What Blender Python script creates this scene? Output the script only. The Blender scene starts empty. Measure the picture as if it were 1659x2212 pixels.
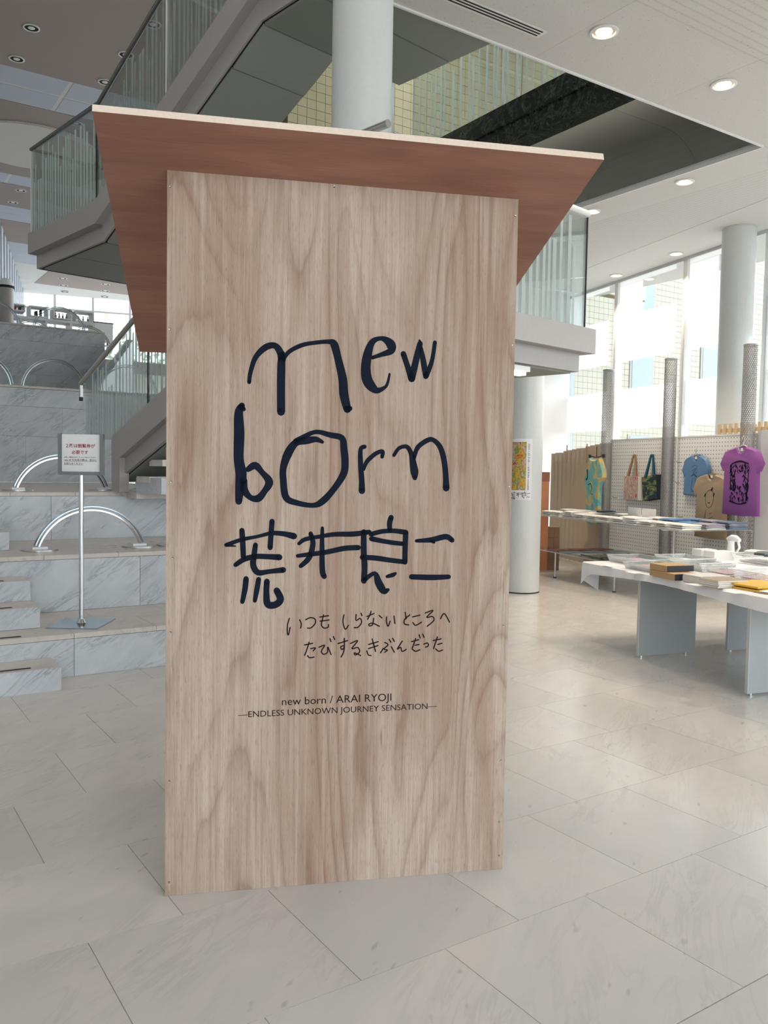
import bpy, math, random
from mathutils import Vector, Matrix
import mathutils.geometry as mg
D = bpy.data
SC = bpy.context.scene
COL = SC.collection
RND = random.Random(7)

# ------------------------------------------------------------------ camera
EYE = Vector((0, 0, 1.475))
FPX = 1823.0
_p, _r, _y = math.radians(2.94), math.radians(.948), math.radians(56.36)
_F = Vector((0, math.cos(_p), -math.sin(_p)))
_R0 = Vector((1, 0, 0)); _U0 = _R0.cross(_F)
_R = _R0 * math.cos(_r) + _U0 * math.sin(_r)
_U = -_R0 * math.sin(_r) + _U0 * math.cos(_r)
def _b(v): return Vector((v.x * math.sin(_y) + v.y * math.cos(_y), -v.x * math.cos(_y) + v.y * math.sin(_y), v.z))
F, R, U = _b(_F), _b(_R), _b(_U)
cam = D.objects.new('camera', D.cameras.new('camera')); COL.objects.link(cam)
m = Matrix((R, U, -F)).transposed().to_4x4(); m.translation = EYE
cam.matrix_world = m
cam.data.sensor_fit = 'VERTICAL'; cam.data.sensor_height = 36.0
cam.data.lens = FPX / 2212 * 36.0
cam.data.clip_end = 300
SC.camera = cam
# ------------------------------------------------------------------ world, lights, exposure
SC.view_settings.view_transform = 'Standard'; SC.view_settings.look = 'None'
SC.view_settings.gamma = 1.0; SC.view_settings.use_curve_mapping = False
SC.view_settings.exposure = 0.14
W = D.worlds.new('sky'); SC.world = W; W.use_nodes = True
_n = W.node_tree.nodes; _n.clear()
bg = _n.new('ShaderNodeBackground'); wo = _n.new('ShaderNodeOutputWorld')
bg.inputs[0].default_value = (0.89, 0.95, 1.0, 1); bg.inputs[1].default_value = 5.0
W.node_tree.links.new(bg.outputs[0], wo.inputs[0])
SC.cycles.max_bounces = 8; SC.cycles.diffuse_bounces = 4; SC.cycles.transparent_max_bounces = 24
SC.cycles.glossy_bounces = 3; SC.cycles.transmission_bounces = 6
SC.cycles.use_denoising = True
SC.cycles.sample_clamp_indirect = 6

def lamp(name, loc, power, size, color=(1, .84, .66), spot=None, target=None):
    l = D.lights.new(name, 'SPOT' if spot else 'AREA')
    l.energy = power; l.color = color
    if spot: l.spot_size = math.radians(spot); l.spot_blend = .6; l.shadow_soft_size = size
    else: l.shape = 'DISK'; l.size = size
    o = D.objects.new(name, l); COL.objects.link(o); o.location = loc
    return o

# ------------------------------------------------------------------ pixel -> place on a known plane
def ray(x, y): return F + R * ((x - 829.5) / FPX) - U * ((y - 1106) / FPX)
def onZ(x, y, z): r = ray(x, y); return EYE + r * ((z - EYE.z) / r.z)
def onY(x, y, v): r = ray(x, y); return EYE + r * (v / r.y)
def onP(x, y, p0, n): r = ray(x, y); return EYE + r * ((Vector(p0) - EYE).dot(n) / r.dot(n))
def depth(p): return (Vector(p) - EYE).dot(F)
def proj(p):
    q = Vector(p) - EYE; d = q.dot(F); return 829.5 + FPX * q.dot(R) / d, 1106 - FPX * q.dot(U) / d, d

# ------------------------------------------------------------------ materials
MATS = {}
def nodes_of(name):
    m = D.materials.new(name); m.use_nodes = True
    nt = m.node_tree; b = nt.nodes['Principled BSDF']
    return m, nt, nt.nodes, nt.links, b
def setp(b, **k):
    for a, v in k.items():
        i = b.inputs[a.replace('_', ' ')]
        i.default_value = (*v, 1) if isinstance(v, tuple) and len(v) == 3 else v
def lin(c): return tuple(((v / 255) / 12.92 if v <= 10 else ((v / 255 + .055) / 1.055) ** 2.4) for v in c)
def plain(name, c, rough=.5, metal=0, noise=.04, scale=30, **k):
    if name in MATS: return MATS[name]
    m, nt, N, L, b = nodes_of(name)
    setp(b, Roughness=rough, Metallic=metal)
    for a, v in k.items():
        b.inputs[a].default_value = v
    g = N.new('ShaderNodeNewGeometry'); t = N.new('ShaderNodeTexNoise'); t.inputs['Scale'].default_value = scale
    L.new(g.outputs['Position'], t.inputs['Vector'])
    mx = N.new('ShaderNodeMix'); mx.data_type = 'RGBA'
    mx.inputs[6].default_value = (*[v * (1 - noise) for v in c], 1); mx.inputs[7].default_value = (*[min(1, v * (1 + noise)) for v in c], 1)
    L.new(t.outputs['Fac'], mx.inputs[0]); L.new(mx.outputs[2], b.inputs['Base Color'])
    MATS[name] = m; return m
def emis(name, c, s):
    if name in MATS: return MATS[name]
    m, nt, N, L, b = nodes_of(name)
    setp(b, Base_Color=c); b.inputs['Emission Color'].default_value = (*c, 1); b.inputs['Emission Strength'].default_value = s
    MATS[name] = m; return m
def axis_coord(N, L, u, v, w=None):
    """vector (pos.u, pos.v, pos.w) from world position"""
    g = N.new('ShaderNodeNewGeometry'); c = N.new('ShaderNodeCombineXYZ')
    for i, a in enumerate((u, v, w)):
        if a is None: continue
        d = N.new('ShaderNodeVectorMath'); d.operation = 'DOT_PRODUCT'; d.inputs[1].default_value = a
        L.new(g.outputs['Position'], d.inputs[0]); L.new(d.outputs['Value'], c.inputs[i])
    return c.outputs[0]
def mapv(N, L, src, scale, loc=None):
    m = N.new('ShaderNodeMapping'); m.inputs['Scale'].default_value = scale
    if loc: m.inputs['Location'].default_value = loc
    L.new(src, m.inputs['Vector']); return m.outputs[0]
def noise(N, L, vec, scale=1, detail=2, rough=.5, dist=0):
    t = N.new('ShaderNodeTexNoise'); t.inputs['Scale'].default_value = scale; t.inputs['Detail'].default_value = detail
    t.inputs['Roughness'].default_value = rough; t.inputs['Distortion'].default_value = dist
    L.new(vec, t.inputs['Vector']); return t.outputs['Fac']
def math_(N, L, op, a, b=0.0, clamp=False):
    t = N.new('ShaderNodeMath'); t.operation = op; t.use_clamp = clamp
    for i, v in enumerate((a, b)):
        if isinstance(v, (int, float)): t.inputs[i].default_value = v
        else: L.new(v, t.inputs[i])
    return t.outputs[0]
def mixc(N, L, fac, a, b, mode='MIX'):
    t = N.new('ShaderNodeMix'); t.data_type = 'RGBA'; t.blend_type = mode
    for i, v in ((0, fac), (6, a), (7, b)):
        if isinstance(v, (int, float)): t.inputs[i].default_value = v
        elif isinstance(v, tuple): t.inputs[i].default_value = (*v, 1)
        else: L.new(v, t.inputs[i])
    return t.outputs[2]
def ramp(N, L, fac, stops):
    t = N.new('ShaderNodeValToRGB'); e = t.color_ramp.elements
    while len(e) < len(stops): e.new(.5)
    for i, (p, c) in enumerate(stops): e[i].position = p; e[i].color = (*c, 1) if len(c) == 3 else c
    L.new(fac, t.inputs[0]); return t.outputs[0]

def marble(name, base, vein, dark, rough, veinamt, dirv=((.8, 0, .6), (-.6, 0, .8), (0, 1, 0)), sc=1.0, speck=.5):
    m, nt, N, L, b = nodes_of(name)
    v = axis_coord(N, L, *dirv)
    oi = N.new('ShaderNodeObjectInfo'); ad = N.new('ShaderNodeVectorMath'); ad.operation = 'ADD'
    mu = math_(N, L, 'MULTIPLY', oi.outputs['Random'], 37.0)
    L.new(v, ad.inputs[0]); L.new(mu, ad.inputs[1]); v = ad.outputs[0]
    cloud = noise(N, L, mapv(N, L, v, (1.2 * sc, 3 * sc, 2 * sc)), 1.6, 5, .6, 1.2)
    a = noise(N, L, mapv(N, L, v, (1.5 * sc, 7 * sc, 4 * sc)), 1.3, 8, .62, 1.6)
    ridge = math_(N, L, 'ABSOLUTE', math_(N, L, 'SUBTRACT', a, .5))
    vf = math_(N, L, 'SUBTRACT', 1.0, math_(N, L, 'MULTIPLY', ridge, 22.0), True)
    msk = noise(N, L, mapv(N, L, v, (1, 2, 1)), 2.2 * sc, 2)
    vf = math_(N, L, 'MULTIPLY', vf, math_(N, L, 'MULTIPLY', math_(N, L, 'SUBTRACT', msk, .42), 5.0, True), True)
    c = mixc(N, L, ramp(N, L, cloud, [(.35, (0, 0, 0)), (.7, (1, 1, 1))]), base, vein)
    c = mixc(N, L, math_(N, L, 'MULTIPLY', vf, veinamt), c, dark)
    sp = noise(N, L, mapv(N, L, v, (14 * sc, 34 * sc, 24 * sc)), 1, 1)
    spf = math_(N, L, 'MULTIPLY', math_(N, L, 'SUBTRACT', sp, .72), 14.0, True)
    c = mixc(N, L, math_(N, L, 'MULTIPLY', spf, speck), c, dark)
    hue = math_(N, L, 'ADD', math_(N, L, 'MULTIPLY', oi.outputs['Random'], .07), .965)
    c = mixc(N, L, 1.0, c, hue, 'MULTIPLY')
    L.new(c, b.inputs['Base Color'])
    setp(b, Roughness=rough)
    rn = noise(N, L, mapv(N, L, v, (3, 3, 3)), 2, 3)
    L.new(math_(N, L, 'ADD', math_(N, L, 'MULTIPLY', rn, .12), rough - .06), b.inputs['Roughness'])
    MATS[name] = m; return m

PU = Vector((math.cos(math.radians(-22.275)), math.sin(math.radians(-22.275)), 0))   # panel's width direction
PN = Vector((-PU.y, PU.x, 0))                                                      # away from the camera
def plywood():
    m, nt, N, L, b = nodes_of('plywood_oak_face')
    v = axis_coord(N, L, PU, PN, Vector((0, 0, 1)))
    big = noise(N, L, mapv(N, L, v, (2.6, 1, .42)), 1.0, 2, .4, .3)
    wob = noise(N, L, mapv(N, L, v, (22, 1, 2.6)), 1, 4, .6)
    cont = math_(N, L, 'ADD', math_(N, L, 'MULTIPLY', big, 15.0), math_(N, L, 'MULTIPLY', wob, .5))
    fr = math_(N, L, 'FRACT', cont)
    line = ramp(N, L, fr, [(0, (.9, .9, .9)), (.10, (.5, .5, .5)), (.34, (.08, .08, .08)), (.78, (0, 0, 0)), (.95, (.35, .35, .35)), (1, (.9, .9, .9))])
    msk = noise(N, L, mapv(N, L, v, (4, 1, 1.1)), 1, 2, .5)
    line = math_(N, L, 'MULTIPLY', line, ramp(N, L, msk, [(.34, (.35, .35, .35)), (.6, (1, 1, 1))]))
    patch = noise(N, L, mapv(N, L, v, (3.0, 1, .55)), 1.2, 4, .6, .5)
    pf = ramp(N, L, patch, [(.38, (0, 0, 0)), (.64, (1, 1, 1))])
    base = mixc(N, L, pf, lin((188, 171, 157)), lin((163, 140, 124)))
    base = mixc(N, L, math_(N, L, 'MULTIPLY', line, .78), base, lin((126, 97, 79)))
    st = noise(N, L, mapv(N, L, v, (150, 1, 2.2)), 1, 5, .68)
    c = mixc(N, L, math_(N, L, 'MULTIPLY', ramp(N, L, st, [(.44, (0, 0, 0)), (.66, (1, 1, 1))]), .46), base, lin((134, 111, 95)))
    gr = noise(N, L, mapv(N, L, v, (46, 1, 1.0)), 1, 3, .6)
    c = mixc(N, L, math_(N, L, 'MULTIPLY', ramp(N, L, gr, [(.48, (0, 0, 0)), (.7, (1, 1, 1))]), .30), c, lin((206, 192, 179)))
    po_ = noise(N, L, mapv(N, L, v, (420, 1, 26)), 1, 2, .6)
    c = mixc(N, L, math_(N, L, 'MULTIPLY', ramp(N, L, po_, [(.56, (0, 0, 0)), (.68, (1, 1, 1))]), .38), c, lin((112, 84, 66)))
    kn = noise(N, L, mapv(N, L, v, (40, 1, 4.5)), 1, 1, .5)
    kf = math_(N, L, 'MULTIPLY', math_(N, L, 'SUBTRACT', kn, .76), 12.0, True)
    c = mixc(N, L, math_(N, L, 'MULTIPLY', kf, .55), c, lin((88, 62, 48)))
    L.new(c, b.inputs['Base Color']); setp(b, Roughness=.66); b.inputs['Specular IOR Level'].default_value = .2
    bp = N.new('ShaderNodeBump'); bp.inputs['Strength'].default_value = .15; bp.inputs['Distance'].default_value = .001
    L.new(st, bp.inputs['Height']); L.new(bp.outputs[0], b.inputs['Normal'])
    return m
def lauan():
    m, nt, N, L, b = nodes_of('lauan_brown_face')
    v = axis_coord(N, L, PU, PN, Vector((0, 0, 1)))
    a = noise(N, L, mapv(N, L, v, (1.2, 7, 3)), 1.6, 4, .55, .8)
    f = noise(N, L, mapv(N, L, v, (8, 160, 90)), 1, 2, .6)
    c = mixc(N, L, ramp(N, L, a, [(.3, (0, 0, 0)), (.7, (1, 1, 1))]), lin((168, 120, 100)), lin((140, 96, 80)))
    c = mixc(N, L, math_(N, L, 'MULTIPLY', ramp(N, L, f, [(.4, (0, 0, 0)), (.7, (1, 1, 1))]), .3), c, lin((120, 82, 68)))
    L.new(c, b.inputs['Base Color']); setp(b, Roughness=.6)
    return m
def speckled(name, c, dark, groove=None):
    m, nt, N, L, b = nodes_of(name)
    g = N.new('ShaderNodeNewGeometry')
    n = noise(N, L, mapv(N, L, g.outputs['Position'], (60, 110, 60)), 1, 2, .6, .6)
    f = math_(N, L, 'MULTIPLY', math_(N, L, 'SUBTRACT', n, .645), 12.0, True)
    col = mixc(N, L, math_(N, L, 'MULTIPLY', f, .8), c, dark)
    if groove:
        s = axis_coord(N, L, groove, None, None)
        sep = N.new('ShaderNodeSeparateXYZ'); L.new(s, sep.inputs[0])
        w = math_(N, L, 'SINE', math_(N, L, 'MULTIPLY', sep.outputs[0], 2 * math.pi / .075))
        gf = math_(N, L, 'MULTIPLY', math_(N, L, 'SUBTRACT', w, .55), 2.2, True)
        col = mixc(N, L, math_(N, L, 'MULTIPLY', gf, .16), col, dark)
    L.new(col, b.inputs['Base Color']); setp(b, Roughness=.85)
    return m
def clearglass(name, tint, fac=.06, white=0.0, rough=0.0, maxf=.55):
    """thin pane: clear with a fresnel reflection; white adds a frosted share"""
    m, nt, N, L, b = nodes_of(name); N.remove(b); out = [n for n in N if n.type == 'OUTPUT_MATERIAL'][0]
    tr = N.new('ShaderNodeBsdfTransparent'); tr.inputs[0].default_value = (*tint, 1)
    gl = N.new('ShaderNodeBsdfGlossy'); gl.inputs['Roughness'].default_value = rough
    lw = N.new('ShaderNodeFresnel'); lw.inputs['IOR'].default_value = 1.5
    fr = math_(N, L, 'MINIMUM', math_(N, L, 'ADD', math_(N, L, 'MULTIPLY', lw.outputs[0], 1.3), fac), maxf)
    mx = N.new('ShaderNodeMixShader'); L.new(fr, mx.inputs[0]); L.new(tr.outputs[0], mx.inputs[1]); L.new(gl.outputs[0], mx.inputs[2])
    last = mx.outputs[0]
    if white:
        df = N.new('ShaderNodeBsdfDiffuse'); df.inputs[0].default_value = (.70, .76, .75, 1)
        tl = N.new('ShaderNodeBsdfTranslucent'); tl.inputs[0].default_value = (.72, .79, .78, 1)
        ad = N.new('ShaderNodeMixShader'); ad.inputs[0].default_value = .5; L.new(df.outputs[0], ad.inputs[1]); L.new(tl.outputs[0], ad.inputs[2])
        m2 = N.new('ShaderNodeMixShader'); m2.inputs[0].default_value = white
        L.new(last, m2.inputs[1]); L.new(ad.outputs[0], m2.inputs[2]); last = m2.outputs[0]
    L.new(last, out.inputs['Surface']); return m
def translucent(name, c, c2=None):
    m, nt, N, L, b = nodes_of(name); N.remove(b); out = [n for n in N if n.type == 'OUTPUT_MATERIAL'][0]
    df = N.new('ShaderNodeBsdfDiffuse'); df.inputs[0].default_value = (*c, 1)
    tl = N.new('ShaderNodeBsdfTranslucent'); tl.inputs[0].default_value = (*(c2 or c), 1)
    ad = N.new('ShaderNodeAddShader'); L.new(df.outputs[0], ad.inputs[0]); L.new(tl.outputs[0], ad.inputs[1])
    L.new(ad.outputs[0], out.inputs['Surface']); return m
def voronoi_art(name, cols, scale, rough=.6, stretch=(1, 1, 1)):
    m, nt, N, L, b = nodes_of(name)
    g = N.new('ShaderNodeNewGeometry')
    n = noise(N, L, mapv(N, L, g.outputs['Position'], stretch), scale, 3, .6, 1.5)
    k = len(cols); st = [(.28 + .44 * i / (k - 1), c) for i, c in enumerate(cols)]
    L.new(ramp(N, L, n, st), b.inputs['Base Color']); setp(b, Roughness=rough)
    return m
def pegmat():
    m, nt, N, L, b = nodes_of('white_pegboard_face')
    v = axis_coord(N, L, Vector((.2419, .9703, 0)), Vector((0, 0, 1)), None)
    sc = N.new('ShaderNodeVectorMath'); sc.operation = 'SCALE'; sc.inputs['Scale'].default_value = 1 / .05; L.new(v, sc.inputs[0])
    fr = N.new('ShaderNodeVectorMath'); fr.operation = 'FRACTION'; L.new(sc.outputs[0], fr.inputs[0])
    sb = N.new('ShaderNodeVectorMath'); sb.operation = 'DISTANCE'; sb.inputs[1].default_value = (.5, .5, 0); L.new(fr.outputs[0], sb.inputs[0])
    f = math_(N, L, 'LESS_THAN', sb.outputs['Value'], .16)
    c = mixc(N, L, f, (.80, .80, .79), (.22, .22, .22)); L.new(c, b.inputs['Base Color']); setp(b, Roughness=.6)
    return m
def granite():
    m, nt, N, L, b = nodes_of('dark_green_granite')
    g = N.new('ShaderNodeNewGeometry')
    a = noise(N, L, g.outputs['Position'], 5, 5, .6, 2)
    c = ramp(N, L, a, [(.35, (.006, .010, .010)), (.55, (.018, .030, .026)), (.7, (.05, .06, .035))])
    v = noise(N, L, g.outputs['Position'], 3, 8, .7, 1.5)
    r = math_(N, L, 'SUBTRACT', 1.0, math_(N, L, 'MULTIPLY', math_(N, L, 'ABSOLUTE', math_(N, L, 'SUBTRACT', v, .5)), 70.0), True)
    c = mixc(N, L, math_(N, L, 'MULTIPLY', r, .35), c, (.25, .32, .28))
    L.new(c, b.inputs['Base Color']); setp(b, Roughness=.18); return m

X3 = (1, 0, 0)
M = dict(
    floor=marble('floor_marble', lin((207, 203, 197)), lin((197, 196, 194)), lin((134, 134, 134)), .2, .16, ((.83, .55, 0), (-.55, .83, 0), (0, 0, 1)), .8, .35),
    tjoint=plain('pale_stone_joint', lin((176, 176, 174)), .8), grout=plain('tile_grout', lin((190, 180, 168)), .8),
    marble=marble('grey_veined_marble', lin((199, 203, 207)), lin((182, 187, 193)), lin((106, 112, 119)), .34, .55, ((.75, .2, .62), (-.6, .1, .8), (0, 1, 0)), 1.0, .35),
    marbletop=marble('warm_lit_honed_tread', lin((208, 200, 192)), lin((196, 190, 184)), lin((130, 124, 118)), .30, .3, ((.8, .6, 0), (-.6, .8, 0), (0, 0, 1)), 1.0, .3),  # tread stone tinted warm to carry the lamplight falling on it
    ply=plywood(), plyedge=plain('plywood_edge', lin((222, 204, 188)), .7, noise=.10, scale=90), lauan=lauan(),
    ink=plain('navy_brush_paint', lin((22, 28, 42)), .75, noise=.15, **{'Specular IOR Level': .08}), brownink=plain('brown_marker', lin((40, 28, 27)), .75, **{'Specular IOR Level': .08}),
    white=plain('white_paint', (.72, .72, .71), .45), offwhite=plain('off_white_wall', (.66, .66, .65), .8),
    colpaint=plain('column_pale_paint', (.60, .62, .61), .35), grey=plain('grey_fascia_paint', lin((158, 154, 152)), .45),
    soffit=plain('grey_soffit_panel', lin((130, 134, 128)), .6), joint=plain('black_joint', (.012, .012, .012), .8),
    ceil=speckled('speckled_ceiling_board', lin((206, 204, 200)), lin((120, 118, 114))),
    perf=speckled('ribbed_ceiling_board', lin((204, 202, 198)), lin((110, 108, 104)), (0, 1, 0)),
    perf2=speckled('ribbed_ceiling_board_b', lin((204, 202, 198)), lin((110, 108, 104)), (1, 0, 0)),
    upceil=plain('brown_grey_plaster', lin((158, 148, 142)), .85), blue=plain('pale_blue_ceiling_panel', lin((186, 194, 206)), .7),
    meshsteel=plain('dull_wire_mesh', (.36, .35, .34), .5, .5), darkchrome=plain('dark_chrome', (.22, .23, .24), .18, 1.0), steel=plain('brushed_steel', (.55, .55, .54), .28, 1.0), chrome=plain('chrome', (.62, .64, .66), .12, 1.0),
    bluesteel=plain('blue_reflecting_steel', (.42, .52, .62), .16, 1.0),
    alu=plain('grey_laminate', lin((160, 164, 164)), .42), black=plain('black_rubber', (.015, .015, .015), .6),
    paper=plain('paper', (.80, .80, .81), .7), red=plain('red_brown_print', lin((140, 50, 58)), .6), print_=plain('black_print', (.02, .02, .025), .6),
    cloth=plain('white_tablecloth', (.78, .78, .80), .8, noise=.02), peg=pegmat(), granite=granite(),
    glass=clearglass('green_tint_glass', (.93, .965, .955), .03), stripe=clearglass('frosted_stripe', (.93, .98, .96), .02, .5),
    stripedim=clearglass('faint_frosted_stripe', (.92, .96, .94), .02, .2), stripepale=clearglass('pale_frosted_stripe', (.95, .98, .97), .03, .62),
    winglass=clearglass('window_glass', (.98, .99, .99), -.02, maxf=.2), film=translucent('white_window_film', (.14, .14, .14), (.82, .82, .82)),
    tile=plain('yellow_glazed_tile', lin((226, 220, 182)), .4, noise=.10, scale=2.5), tilebed=plain('tile_mortar', lin((120, 112, 84)), .9),
    wood=plain('orange_cabinet_wood', lin((176, 112, 70)), .5, noise=.15, scale=12), palewood=plain('pale_timber', lin((196, 170, 134)), .6, noise=.1),
    kraft=plain('kraft_board', lin((176, 144, 104)), .8), brownbox=plain('brown_carton', lin((134, 104, 80)), .8),
    screen=plain('corrugated_card', lin((198, 182, 160)), .85), plastic=plain('white_plastic', (.75, .76, .77), .35),
    cleartray=clearglass('clear_acrylic', (.86, .88, .88), .04, .18), dim=plain('pale_mullion', (.55, .57, .58), .4),
    haze=clearglass('blind_softened_glass', (.97, .98, 1.0), 0, .16, maxf=.2),
    leaf=plain('leaf_green', lin((124, 146, 92)), .6, noise=.4, scale=1.2), bark=plain('bark', lin((92, 76, 60)), .9),
    ground=plain('paving', lin((176, 172, 164)), .9), bulb=emis('warm_lamp', (1, .86, .66), 14), tubelight=emis('white_tube_lamp', (1, .97, .9), 5),
    reflector=plain('warm_reflector', (.75, .62, .45), .25, .8),
)

# ------------------------------------------------------------------ mesh helpers
WL = {}
def link(o, parent, wl):
    COL.objects.link(o); WL[o.name] = Vector(wl)
    if parent is not None:
        o.parent = parent; o.location = Vector(wl) - WL[parent.name]
    else: o.location = wl
    return o
def tag(o, label=None, cat=None, group=None, kind=None):
    if label: o['label'] = label
    if cat: o['category'] = cat
    if group: o['group'] = group
    if kind: o['kind'] = kind
    return o
def empty(name, loc, label=None, cat=None, group=None, kind=None):
    o = D.objects.new(name, None); o.empty_display_size = .1
    link(o, None, loc); return tag(o, label, cat, group, kind)
class MB:
    def __init__(s): s.v = []; s.f = []; s.mi = []; s.cm = 0
    def add(s, vs, fs):
        n = len(s.v); s.v += [Vector(v) for v in vs]
        for f in fs: s.f.append([i + n for i in f]); s.mi.append(s.cm)
        return s
    def box(s, a, b, ang=0, piv=None):
        (x0, y0, z0), (x1, y1, z1) = a, b
        vs = [Vector(p) for p in ((x0, y0, z0), (x1, y0, z0), (x1, y1, z0), (x0, y1, z0), (x0, y0, z1), (x1, y0, z1), (x1, y1, z1), (x0, y1, z1))]
        if ang:
            c = Vector(piv) if piv else (vs[0] + vs[6]) / 2
            Rm = Matrix.Rotation(ang, 3, 'Z'); vs = [c + Rm @ (v - c) for v in vs]
        return s.add(vs, [(0, 3, 2, 1), (4, 5, 6, 7), (0, 1, 5, 4), (1, 2, 6, 5), (2, 3, 7, 6), (3, 0, 4, 7)])
    def obox(s, o, u, v, w):
        """box from corner o along vectors u, v, w"""
        o, u, v, w = map(Vector, (o, u, v, w))
        p = [o, o + u, o + u + v, o + v]; vs = p + [q + w for q in p]
        fs = [(0, 3, 2, 1), (4, 5, 6, 7), (0, 1, 5, 4), (1, 2, 6, 5), (2, 3, 7, 6), (3, 0, 4, 7)]
        if u.cross(v).dot(w) < 0: fs = [tuple(reversed(f)) for f in fs]
        return s.add(vs, fs)
    def prism(s, poly, off):
        """closed prism: polygon of 3-D points moved by vector off"""
        poly = [Vector(p) for p in poly]; off = Vector(off); n = len(poly)
        tris = mg.tessellate_polygon([poly])
        nv = Vector((0, 0, 0))
        for i in range(n): nv += poly[i].cross(poly[(i + 1) % n])
        if nv.dot(off) > 0: poly = poly[::-1]; tris = mg.tessellate_polygon([poly])
        fs = []
        for t in tris:
            a, b, c = (poly[i] for i in t)
            t = tuple(t) if (b - a).cross(c - a).dot(off) < 0 else tuple(reversed(t))
            fs.append(t); fs.append(tuple(i + n for i in reversed(t)))
        for i in range(n):
            j = (i + 1) % n; fs.append((i, i + n, j + n, j))
        return s.add(poly + [p + off for p in poly], fs)
    def tube(s, pts, r, n=10, closed=False):
        pts = [Vector(p) for p in pts]; k = len(pts); rings = []
        for i, p in enumerate(pts):
            if closed: t = pts[(i + 1) % k] - pts[i - 1]
            else: t = pts[min(i + 1, k - 1)] - pts[max(i - 1, 0)]
            t.normalize(); a = Vector((0, 0, 1)) if abs(t.z) < .9 else Vector((1, 0, 0))
            x = t.cross(a).normalized(); y = t.cross(x)
            rr = r[i] if isinstance(r, (list, tuple)) else r
            rings.append([p + (x * math.cos(2 * math.pi * j / n) + y * math.sin(2 * math.pi * j / n)) * rr for j in range(n)])
        fs = []; m_ = k if closed else k - 1
        for i in range(m_):
            for j in range(n):
                a, b = i * n + j, i * n + (j + 1) % n; c, d = ((i + 1) % k) * n + (j + 1) % n, ((i + 1) % k) * n + j
                fs.append((a, b, c, d))
        if not closed: fs += [tuple(range(n))[::-1], tuple((k - 1) * n + j for j in range(n))]
        return s.add([v for q in rings for v in q], fs)
    def cyl(s, c, r, h, n=24, r2=None):
        c = Vector(c); r2 = r if r2 is None else r2
        vs = [c + Vector((math.cos(2 * math.pi * j / n) * r, math.sin(2 * math.pi * j / n) * r, 0)) for j in range(n)]
        vs += [c + Vector((math.cos(2 * math.pi * j / n) * r2, math.sin(2 * math.pi * j / n) * r2, h)) for j in range(n)]
        fs = [(j, (j + 1) % n, (j + 1) % n + n, j + n) for j in range(n)] + [tuple(range(n))[::-1], tuple(range(n, 2 * n))]
        return s.add(vs, fs)
    def lathe(s, c, prof, n=28):
        c = Vector(c); k = len(prof)
        vs = [c + Vector((math.cos(2 * math.pi * j / n) * r, math.sin(2 * math.pi * j / n) * r, z)) for r, z in prof for j in range(n)]
        fs = [(i * n + j, i * n + (j + 1) % n, (i + 1) * n + (j + 1) % n, (i + 1) * n + j) for i in range(k - 1) for j in range(n)]
        return s.add(vs, fs)
    def build(s, name, mat, parent=None, smooth=False, **t):
        lo = [min(v[i] for v in s.v) for i in range(3)]; hi = [max(v[i] for v in s.v) for i in range(3)]
        c = Vector(((lo[0] + hi[0]) / 2, (lo[1] + hi[1]) / 2, lo[2]))
        me = D.meshes.new(name); me.from_pydata([v - c for v in s.v], [], s.f); 
        for mm in (mat if isinstance(mat, (list, tuple)) else [mat]): me.materials.append(mm)
        me.polygons.foreach_set('material_index', s.mi)
        if smooth:
            me.polygons.foreach_set('use_smooth', [True] * len(me.polygons))
            try: me.set_sharp_from_angle(angle=math.radians(40))
            except Exception: pass
        me.update()
        o = D.objects.new(name, me); link(o, parent, c); return tag(o, **t)
def catmull(pts, k=5):
    out = []; n = len(pts)
    for i in range(n - 1):
        p = [pts[max(i - 1, 0)], pts[i], pts[i + 1], pts[min(i + 2, n - 1)]]
        for j in range(k):
            t = j / k
            out.append([.5 * (2 * b + (c - a) * t + (2 * a - 5 * b + 4 * c - d) * t * t + (-a + 3 * b - 3 * c + d) * t ** 3) for a, b, c, d in zip(*p)])
    out.append(list(pts[-1])); return out
def stroke_mesh(mb, strokes, fmap, k=5, nrm=None, lift=0.0):
    """flat brush strokes; each is [(x, y, w), ...]; fmap turns (x, y) into a 3-D point"""
    for st in strokes:
        q = catmull([tuple(map(float, p)) for p in st], k) if len(st) > 2 else [list(map(float, p)) for p in st]
        L_, R_ = [], []
        for i, (x, y, w) in enumerate(q):
            a = q[max(i - 1, 0)]; b = q[min(i + 1, len(q) - 1)]
            dx, dy = b[0] - a[0], b[1] - a[1]; l = math.hypot(dx, dy) or 1; nx, ny = -dy / l, dx / l
            L_.append((x + nx * w / 2, y + ny * w / 2)); R_.append((x - nx * w / 2, y - ny * w / 2))
        pts = L_ + R_; n = len(q)
        mb.add([fmap(*p) for p in pts], [(i, i + 1, n + i + 1, n + i) for i in range(n - 1)])
        for (x, y, w), sg in ((q[0], 1), (q[-1], 1)):
            mb.add([fmap(x + math.cos(t * math.pi / 4) * w / 2, y + math.sin(t * math.pi / 4) * w / 2) for t in range(8)], [tuple(range(8))])
_tc = {}
def text_geo(s, bold=0.0):
    if (s, bold) in _tc: return _tc[(s, bold)]
    c = D.curves.new('t', 'FONT'); c.body = s; c.size = 1; c.offset = bold; c.resolution_u = 3
    o = D.objects.new('t', c); COL.objects.link(o)
    dg = bpy.context.evaluated_depsgraph_get(); dg.update()
    me = D.meshes.new_from_object(o.evaluated_get(dg))
    vs = [(v.co.x, v.co.y) for v in me.vertices]; fs = [tuple(p.vertices) for p in me.polygons]
    D.objects.remove(o); D.curves.remove(c); D.meshes.remove(me)
    _tc[(s, bold)] = (vs, fs); return vs, fs
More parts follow.
